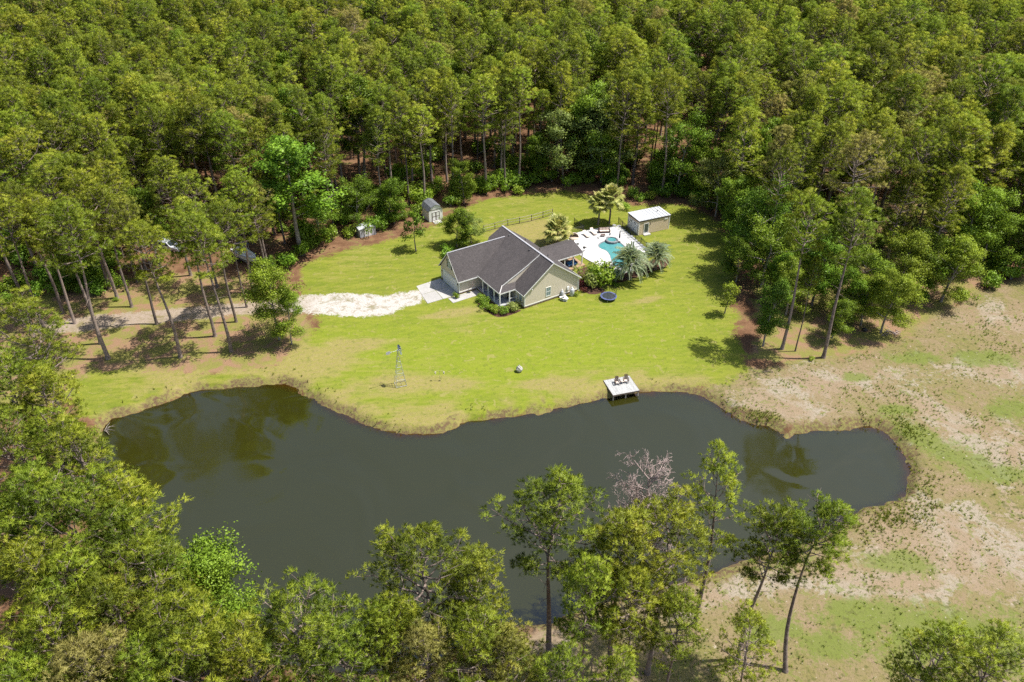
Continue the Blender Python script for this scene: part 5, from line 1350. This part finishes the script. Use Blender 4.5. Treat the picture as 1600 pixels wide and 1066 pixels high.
for k in range(9):
    a = rb_.uniform(-1.2, 1.2); l = rb_.uniform(.8, 1.8)
    MB().tube([(0, 0, -.15), (l*.5*math.cos(a), l*.5*math.sin(a), .25), (l*math.cos(a), l*math.sin(a), rb_.uniform(-.1, .7))], [.07, .045, .012], 5).build('branch', M['barkgrey'], dt)

# ------------------------------------------------------------------ forest
clear = px_poly([(-900,600),(-300,500),(0,478),(100,468),(200,462),(320,450),(420,462),(470,420),(520,382),(580,360),(650,338),(700,322),(760,306),(830,298),(900,292),(960,306),(1030,308),(1090,322),(1130,345),(1215,405),(1290,420),(1400,430),(1480,455),(1600,425),(1750,410),(2600,430),(4200,1500),(-3200,1500),(-3200,700)])
bx_ = []
sp0_ = 5.9
jj = 0
rgf = np.random.default_rng(21)
for y in np.arange(100, 345, sp0_ * .866):
    jj += 1
    for x in np.arange(-330, 330, sp0_):
        bx_.append((x + (jj % 2) * sp0_ / 2 + rgf.normal(0, 1.1), y + rgf.normal(0, 1.1)))
F = np.array(bx_)
s = sdf(clear, F[:, 0], F[:, 1])
F = F[(s < -1.0) & (F[:, 1] > 118) & (np.abs(F[:, 0]) < 70 + .62 * F[:, 1])]
pl_ = np.array(planted)
dmin = np.sqrt(((F[:, None, :] - pl_[None]) ** 2).sum(-1)).min(1)
F = F[dmin > 3.6]
gapn = vnoise(F[:, 0] + 500, F[:, 1], 17, 9)
F = F[gapn > .16]
vh = np.array([at(268, 390).xy[:], at(385, 408).xy[:]])
F = F[np.sqrt(((F[:, None, :] - vh[None]) ** 2).sum(-1)).min(1) > 6.0]
# order by how large they show: nearest to the camera, those in frame first
def px_of(x, y, z):
    q = (x, y, z - CAMH); zc = q[1] * math.cos(PITCH) - q[2] * math.sin(PITCH); yc = q[1] * math.sin(PITCH) + q[2] * math.cos(PITCH)
    return 800 + FPX * q[0] / zc, 533 - FPX * yc / zc
inv = np.array([(-40 < px_of(x, y, 22)[0] < 1640) and px_of(x, y, 25)[1] > -5 for x, y in F])
order = np.lexsort((np.hypot(F[:, 0], F[:, 1]), ~inv))
F = F[order]
s_edge = sdf(clear, F[:, 0], F[:, 1])
n_ind = max(0, 300 - sum(1 for o in COL.objects if o.name.startswith('pine_tree')))
broad_n = 0; stuff = []
kinds = rgf.random(len(F)); hs_ = np.clip(rgf.normal(.98, .12, len(F)), .66, 1.2); cnt = 0
GRP = {'l': ('tall green pine in the dense forest left of the gambrel shed', 'forest pines left'), 'c': ('tall green pine in the dense forest straight behind the house', 'forest pines centre'), 'r': ('tall green pine in the dense forest behind and right of the annex', 'forest pines right')}
for i, (x, y) in enumerate(F):
    if kinds[i] < (.24 if s_edge[i] > -12 else .05) and inv[i] and broad_n < 110:
        broad_n += 1
        kd = ('mid', 'mid', 'grey', 'lime')[int(kinds[i] * 1000) % 4]
        broad_at((x, y), 15.5 * hs_[i], kd, int(kinds[i] * 7777) % 2, 'leafy %s tree growing between the forest pines' % {'mid': 'dark green', 'grey': 'grey green', 'lime': 'light green'}[kd], 'leafy %s forest trees' % kd)
        continue
    v = int(kinds[i] * 9973) % 6
    if rgf.random() < (.62 if s_edge[i] > -13 else .15): v = 6 + int(kinds[i] * 777) % 2
    if cnt < n_ind and inv[i]:
        z_ = 'l' if x < -17 else 'c' if x < 22 else 'r'
        cnt += 1
        pine_at((x, y), 24.5 * hs_[i], v, GRP[z_][0], GRP[z_][1], rgf.uniform(.92, 1.38))
    else: stuff.append((x, y, hs_[i] * .98, 8 + int(kinds[i] * 333) % 2 if kinds[i] < .05 else v))
# the rest of the wood: one object
S = np.array(stuff)
fm = bpy.data.meshes.new('far_pine_forest'); fm.vertices.add(len(S))
fm.vertices.foreach_set('co', np.column_stack([S[:, 0], S[:, 1], np.zeros(len(S))]).astype(np.float32).ravel())
for nm, arr, ty in (('sc', S[:, 2], 'FLOAT'), ('wd', S[:, 2] * rgf.uniform(.92, 1.38, len(S)), 'FLOAT'), ('ang', rgf.uniform(0, 6.28, len(S)), 'FLOAT')):
    a = fm.attributes.new(nm, ty, 'POINT'); a.data.foreach_set('value', arr.astype(np.float32))
a = fm.attributes.new('kit', 'INT', 'POINT'); a.data.foreach_set('value', S[:, 3].astype(np.int32))
fo = tag(link('far_pine_forest', fm), 'endless dense pine forest filling the far distance', 'forest', None, 'stuff')
ng = bpy.data.node_groups.new('forest', 'GeometryNodeTree')
ng.interface.new_socket('Geometry', in_out='INPUT', socket_type='NodeSocketGeometry'); ng.interface.new_socket('Geometry', in_out='OUTPUT', socket_type='NodeSocketGeometry')
gi = ng.nodes.new('NodeGroupInput'); go = ng.nodes.new('NodeGroupOutput')
iop = ng.nodes.new('GeometryNodeInstanceOnPoints'); jn = ng.nodes.new('GeometryNodeJoinGeometry')
# each kind of tree (trunk + crown) becomes one thing to repeat
kits = [PINES[k] for k in range(8)] + [make_broad(240 + k, 20, 4.6, base=.35, limbs=14, mat='leaf', leaves=44, size=.36) for k in range(2)]
for kit in reversed(kits):      # joined last comes first
    j2 = ng.nodes.new('GeometryNodeJoinGeometry'); g2 = ng.nodes.new('GeometryNodeGeometryToInstance')
    for me in kit[:2]:
        n = ng.nodes.new('GeometryNodeObjectInfo'); n.inputs['Object'].default_value = bpy.data.objects.new(me.name, me); n.inputs['As Instance'].default_value = True
        ng.links.new(n.outputs['Geometry'], j2.inputs[0])
    ng.links.new(j2.outputs[0], g2.inputs[0]); ng.links.new(g2.outputs[0], jn.inputs[0])
def nattr(nm, ty):
    n = ng.nodes.new('GeometryNodeInputNamedAttribute'); n.data_type = ty; n.inputs[0].default_value = nm; return n.outputs[0]
ng.links.new(gi.outputs[0], iop.inputs['Points']); ng.links.new(jn.outputs[0], iop.inputs['Instance'])
iop.inputs['Pick Instance'].default_value = True
ng.links.new(nattr('kit', 'INT'), iop.inputs['Instance Index'])
cx = ng.nodes.new('ShaderNodeCombineXYZ'); ng.links.new(nattr('ang', 'FLOAT'), cx.inputs[2]); ng.links.new(cx.outputs[0], iop.inputs['Rotation'])
cs = ng.nodes.new('ShaderNodeCombineXYZ'); w1 = nattr('wd', 'FLOAT'); ng.links.new(w1, cs.inputs[0]); ng.links.new(w1, cs.inputs[1]); ng.links.new(nattr('sc', 'FLOAT'), cs.inputs[2]); ng.links.new(cs.outputs[0], iop.inputs['Scale']); ng.links.new(iop.outputs[0], go.inputs[0])
fo.modifiers.new('forest', 'NODES').node_group = ng
print('FOREST individual', cnt, 'broad', broad_n, 'stuff', len(S))

# ------------------------------------------------------------------ palms
def fan_frond(seed):
    rg = random.Random(seed); b = MB()
    L = 1.0; V = []; tv = []
    b.tube([(0, 0, 0), (L*.55, 0, .10), (L, 0, .08)], [.03, .022, .015], 4, False)
    n = 17
    for k in range(n):
        a = rad(-120 + 240 * k / (n - 1)); l = .82 * (1 - .22 * abs(a) / 2.1) * rg.uniform(.9, 1.08); w = .10
        d = Vector((math.cos(a), math.sin(a), .18)); s_ = Vector((-math.sin(a), math.cos(a), 0))
        p0 = Vector((L, 0, .08)); p1 = p0 + d * l * .6; p2 = p0 + d * l + Vector((0, 0, -.30 * l))
        V += [p0, p1 + s_ * w, p2, p1 - s_ * w]; tv.append(rg.uniform(.2, .95))
    me = b.mesh('frond', M['palm'])
    bm = bmesh.new(); bm.from_mesh(me)
    for i in range(0, len(V), 4): bm.faces.new([bm.verts.new(p) for p in V[i:i+4]])
    bm.to_mesh(me); bm.free()
    at_ = me.attributes.new('tint', 'FLOAT', 'FACE'); vals = np.full(len(me.polygons), .6, np.float32); vals[-n:] = tv; at_.data.foreach_set('value', vals)
    return me
def feather_frond(seed):
    rg = random.Random(seed); b = MB(); V = []; tv = []
    rachis = [Vector((2.3 * t, 0, 1.05 * math.sin(t * 2.3) - .95 * t * t)) for t in np.linspace(0, 1, 9)]
    b.tube(rachis, [.035 * (1.05 - t) for t in np.linspace(0, 1, 9)], 4, False)
    for k in range(30):
        t = .16 + .84 * k / 29; i = min(7, int(t * 8)); p = rachis[i].lerp(rachis[i+1], t * 8 - i)
        for s_ in (-1, 1):
            l = .62 * math.sin(min(1, t * 1.15) * 2.6 + .25) * rg.uniform(.85, 1.1) + .08
            d = Vector((.75, s_ * .8, .35)).normalized(); q = p + d * l * .55; r_ = p + d * l + Vector((0, 0, -.22 * l)); w = Vector((.035, -s_ * .03, 0))
            V += [p, q + w, r_, q - w]; tv.append(rg.uniform(.15, .95))
    me = b.mesh('frond', M['pindo'])
    bm = bmesh.new(); bm.from_mesh(me)
    for i in range(0, len(V), 4): bm.faces.new([bm.verts.new(p) for p in V[i:i+4]])
    bm.to_mesh(me); bm.free()
    at_ = me.attributes.new('tint', 'FLOAT', 'FACE'); vals = np.full(len(me.polygons), .5, np.float32); vals[-len(tv):] = tv; at_.data.foreach_set('value', vals)
    return me
FAN = [fan_frond(i) for i in range(3)]; FEA = [feather_frond(i) for i in range(3)]
def palm(loc, ht, fr, nf, scale, label, lo=-35, tr=.17):
    t = tag(empty('palm_tree', loc, R.uniform(0, 6)), label, 'palm tree')
    b = MB(); zs_ = np.linspace(-.2, ht, 14)
    b.tube([(.05*math.sin(z), .04*math.cos(z*1.3), z) for z in zs_], [tr * (1.25 if i < 2 else 1.0 + .09 * (i % 2)) for i in range(14)], 9); b.build('trunk', M['palmtrunk'], t)
    for k in range(nf):
        u = (k + .5) / nf; el = rad(lo + (82 - lo) * u ** .9 + R.uniform(-6, 6)); az = k * 2.4 + R.uniform(-.2, .2)
        o = link('frond', fr[k % 3], t, (0, 0, ht - .05 + .15 * u)); o.rotation_euler = (R.uniform(-.3, .3), -el, az); sc = scale * R.uniform(.85, 1.1); o.scale = (sc, sc, sc)
palm(at(935, 351), 4.2, FAN, 30, 1.65, 'sabal palm with yellow green fan fronds, left of the pair behind the pool sofa')
palm(at(952, 350), 5.3, FAN, 32, 1.8, 'taller sabal palm, right of the pair behind the pool sofa')
palm(at(871, 382), 2.9, FAN, 32, 1.8, 'short sabal palm between the wire fence and the lanai roof')
palm(at(981, 436), 2.5, FEA, 58, 1.65, 'silvery pindo palm with arching feather fronds over the pool, larger one', -22, .24)
palm(at(1024, 421), 2.1, FEA, 50, 1.35, 'silvery pindo palm at the right end of the mulch bed, smaller one', -25, .22)

# ------------------------------------------------------------------ shrubs
def shrub(loc, r, h, label, kit, group=None, cat='shrub'):
    t = tag(empty('shrub', (loc[0], loc[1], 0), R.uniform(0, 6)), label, cat, group); t.scale = (r, r, h / 1.3)
    link('stems', kit[0], t); link('foliage', kit[1], t)
RED = make_shrub(320, 1, 1.3, 'redshrub', 700); LIME = make_shrub(321, 1, 1.3, 'leaf_lime', 900); GREY = make_shrub(322, 1, 1.3, 'leaf_grey', 900)
for (px, py, r, h, kit, lab) in [
    (750,472,1.1,1.3,LIME,'bright lime shrub at the left end of the porch bed'), (758,477,1.2,1.5,SHRUBS[0],'dark green shrub second from left in the porch bed'),
    (765,484,1.1,1.3,SHRUBS[1],'green shrub third from left in the porch bed'), (775,489,1.1,1.2,LIME,'lime shrub at the corner of the porch bed'),
    (789,489,1.1,1.2,SHRUBS[2],'green shrub right of the porch corner'), (803,484,1.3,1.5,GREY,'pale leaved round shrub at right end of the porch bed'),
    (712,466,.7,1.1,SHRUBS[0],'small green shrub at the corner of the garage'), (701,399,1.5,1.9,SHRUBS[1],'dark round shrub behind the garage end of the house'),
    (921,445,2.6,4.1,GREY,'tall dense green shrub between house corner and pool'), (938,443,2.7,4.2,SHRUBS[2],'tall dense shrub in the middle of the mulch bed'), (953,440,2.2,3.4,GREY,'dense shrub left of the larger pindo palm'),
    (909,448,1.2,1.9,RED,'maroon leaved shrub by the right corner of gable wall'), (914,456,.7,.9,RED,'low maroon shrub in front of the tall shrubs'),
    (899,463,.5,.7,SHRUBS[1],'tiny shrub right of the wide gas tank'), (1268,564,.6,.7,LIME,'tiny bright shrub at the foot of the tall pine pair'),
    (808,302,1.7,1.9,LIME,'bright green shrub at the forest edge above the wire fence'), (790,300,1.3,1.6,SHRUBS[0],'dark shrub left of the bright green one at forest edge'),
    (990,308,1.6,2.2,SHRUBS[2],'dark shrub behind the annex building, left'), (1000,313,1.5,1.8,SHRUBS[1],'green shrub behind the annex building, middle'), (1018,312,1.6,1.6,LIME,'light green shrub behind the annex building, right'),
    (975,325,1.6,1.3,LIME,'low light shrub between the palms and annex'), (183,470,.6,.6,LIME,'tiny lime shrub at the foot of the slim pine above drive'),
    (575,361,2.2,3.4,SHRUBS[1],'big shrub hanging over the low white metal shed'), (590,360,2.0,3.0,SHRUBS[2],'dark shrub at the right end of the low metal shed'),
    (960,447,.8,.7,SHRUBS[0],'low shrub at the lawn edge of the mulch bed')]:
    shrub(at(px, py), r, h, lab, kit)
ed = [(480,392),(500,386),(520,380),(545,372),(592,362),(605,358),(620,354),(635,349),(650,343),(700,330),(715,323),(735,313),(755,307),(775,303),(840,297),(860,294),(885,292),(905,291),(925,294),(1045,312),(1070,316),(1095,322),(1115,332),(1135,350),(1150,370),(1165,390),(1180,415),(1200,430),(1225,430),(1260,432),(1310,455),(1340,460),(1400,480),(1440,482),(1500,470),(1545,455),(1580,440),(60,470),(20,482),(130,462),(190,455),(450,428),(470,405)]
for k, (px, py) in enumerate(ed):
    q = at(px + R.uniform(-6, 6), py - R.uniform(2, 10)); s_ = R.uniform(1.3, 2.3)
    shrub(q, s_, s_ * R.uniform(1.0, 1.6), 'green undergrowth shrub along the shaded forest edge', SHRUBS[k % 3], 'undergrowth shrubs along the forest edge')

cu = 0
rgu = np.random.default_rng(77)
while cu < 210:
    x = rgu.uniform(-95, 105); y = rgu.uniform(118, 205)
    q = px_of(x, y, 1)
    if not (-20 < q[0] < 1620): continue
    if 195 < q[0] < 440 and 365 < q[1] < 475: continue
    e_ = float(sdf(clear, np.array([x]), np.array([y]))[0])
    if -26 < e_ < -1.5 and rgu.random() < math.exp(e_ / 14):
        s_ = rgu.uniform(1.5, 3.2); cu += 1
        shrub((x, y), s_, s_ * rgu.uniform(.9, 1.7), 'green undergrowth shrub in the shade between the forest pines', SHRUBS[cu % 3], 'undergrowth shrubs inside the forest')

# brush pile, black bag
bp = tag(empty('brush_pile', at(1393, 521)), 'heap of grey cut branches right of the leaning trunk', 'brush pile')
rb_ = random.Random(9)
for k in range(26):
    a = rb_.uniform(0, 3.14); l = rb_.uniform(.7, 1.6); c = Vector((rb_.gauss(0, .8), rb_.gauss(0, .4), rb_.uniform(.06, .5)))
    d = Vector((math.cos(a), math.sin(a), rb_.uniform(-.15, .15))) * l / 2
    p_, q_ = c - d, c + d; p_.z = max(p_.z, .03); q_.z = max(q_.z, .03)
    MB().tube([p_, c + Vector((0, 0, .04)), q_], [.05, .045, .02], 5).build('branch', M['deadtwig'], bp)
bgx = tag(empty('rubbish_bag', at(1350.5, 517)), 'black rubbish bag on the straw left of the leaning trunk', 'bag')
bm = bmesh.new(); bmesh.ops.create_icosphere(bm, subdivisions=3, radius=.42)
for v in bm.verts:
    v.co *= 1 + .12 * math.sin(v.co.x*14 + v.co.z*9) * math.cos(v.co.y*13); v.co.z = max(v.co.z*.7, -.24) + .24
me = bpy.data.meshes.new('sack'); bm.to_mesh(me); bm.free(); me.materials.append(M['black']); link('sack', me, bgx)
MB().lathe([(.05, .5), (.1, .58), (.03, .62)], 8).build('knot', M['black'], bgx)

# ------------------------------------------------------------------ uncountable low growth: one object each
def tufts(name, pts, h, mat, label, cat, m=7, w=.05, seed=0):
    rg = np.random.default_rng(seed); P = np.asarray(pts)
    V = blades(P, np.tile([0, 0, .6], (len(P), 1)), m, 1.0, w, rg, .5, .55)
    V = V.reshape(len(P), m * 3, 3); V = P[:, None, :] + (V - P[:, None, :]) * (h * rg.uniform(.5, 1.5, (len(P), 1, 1)))
    me = tri_mesh(name, V.reshape(-1, 3), 3, M[mat], np.clip(np.repeat(rg.uniform(0, 1, len(P)), m), 0, 1))
    tag(link(name, me), label, cat, None, 'stuff')
def groundz(x, y):
    i = np.clip(np.searchsorted(xs, x), 1, nx - 1); j = np.clip(np.searchsorted(ys, y), 1, ny - 1)
    return GZ[j, i]
rgt = np.random.default_rng(5)
n = 110000
X = rgt.uniform(-62, 60, n); Y = rgt.uniform(46, 106, n); sdx = sdf(pond, X, Y)
dens = np.exp(-((sdx + np.where(X > 36, 2.2, 1.3)) / np.where(X > 36, 2.0, 1.2)) ** 2) * np.clip(vnoise(X, Y, 3.2, 41) * 2.6 - 1.0, 0.04, 1) * np.where(X > 30, 1.0, .10) * (vnoise(X, Y, 11, 47) > .35)
k = (rgt.random(n) < dens) & (sdx < -.25)
X, Y = X[k], Y[k]
tufts('bank_weeds', np.column_stack([X, Y, groundz(X, Y)]), .36, 'weed', 'rough weeds and grass tufts along the pond bank', 'weeds', 9, .17, 6)
n = 60000
X = rgt.uniform(10, 110, n); Y = rgt.uniform(40, 120, n); sf = sdf(field, X, Y)
k = (sf > 0) & (rgt.random(n) < np.clip(vnoise(X, Y, 5, 43) * 1.2 + vnoise(X, Y, 1.6, 44) * .9 - .95, 0, 1) * .8 + .05)
X, Y = X[k], Y[k]
tufts('field_weeds', np.column_stack([X, Y, groundz(X, Y)]), .30, 'weed', 'scattered low weeds over the sandy dry field', 'weeds', 9, .17, 7)
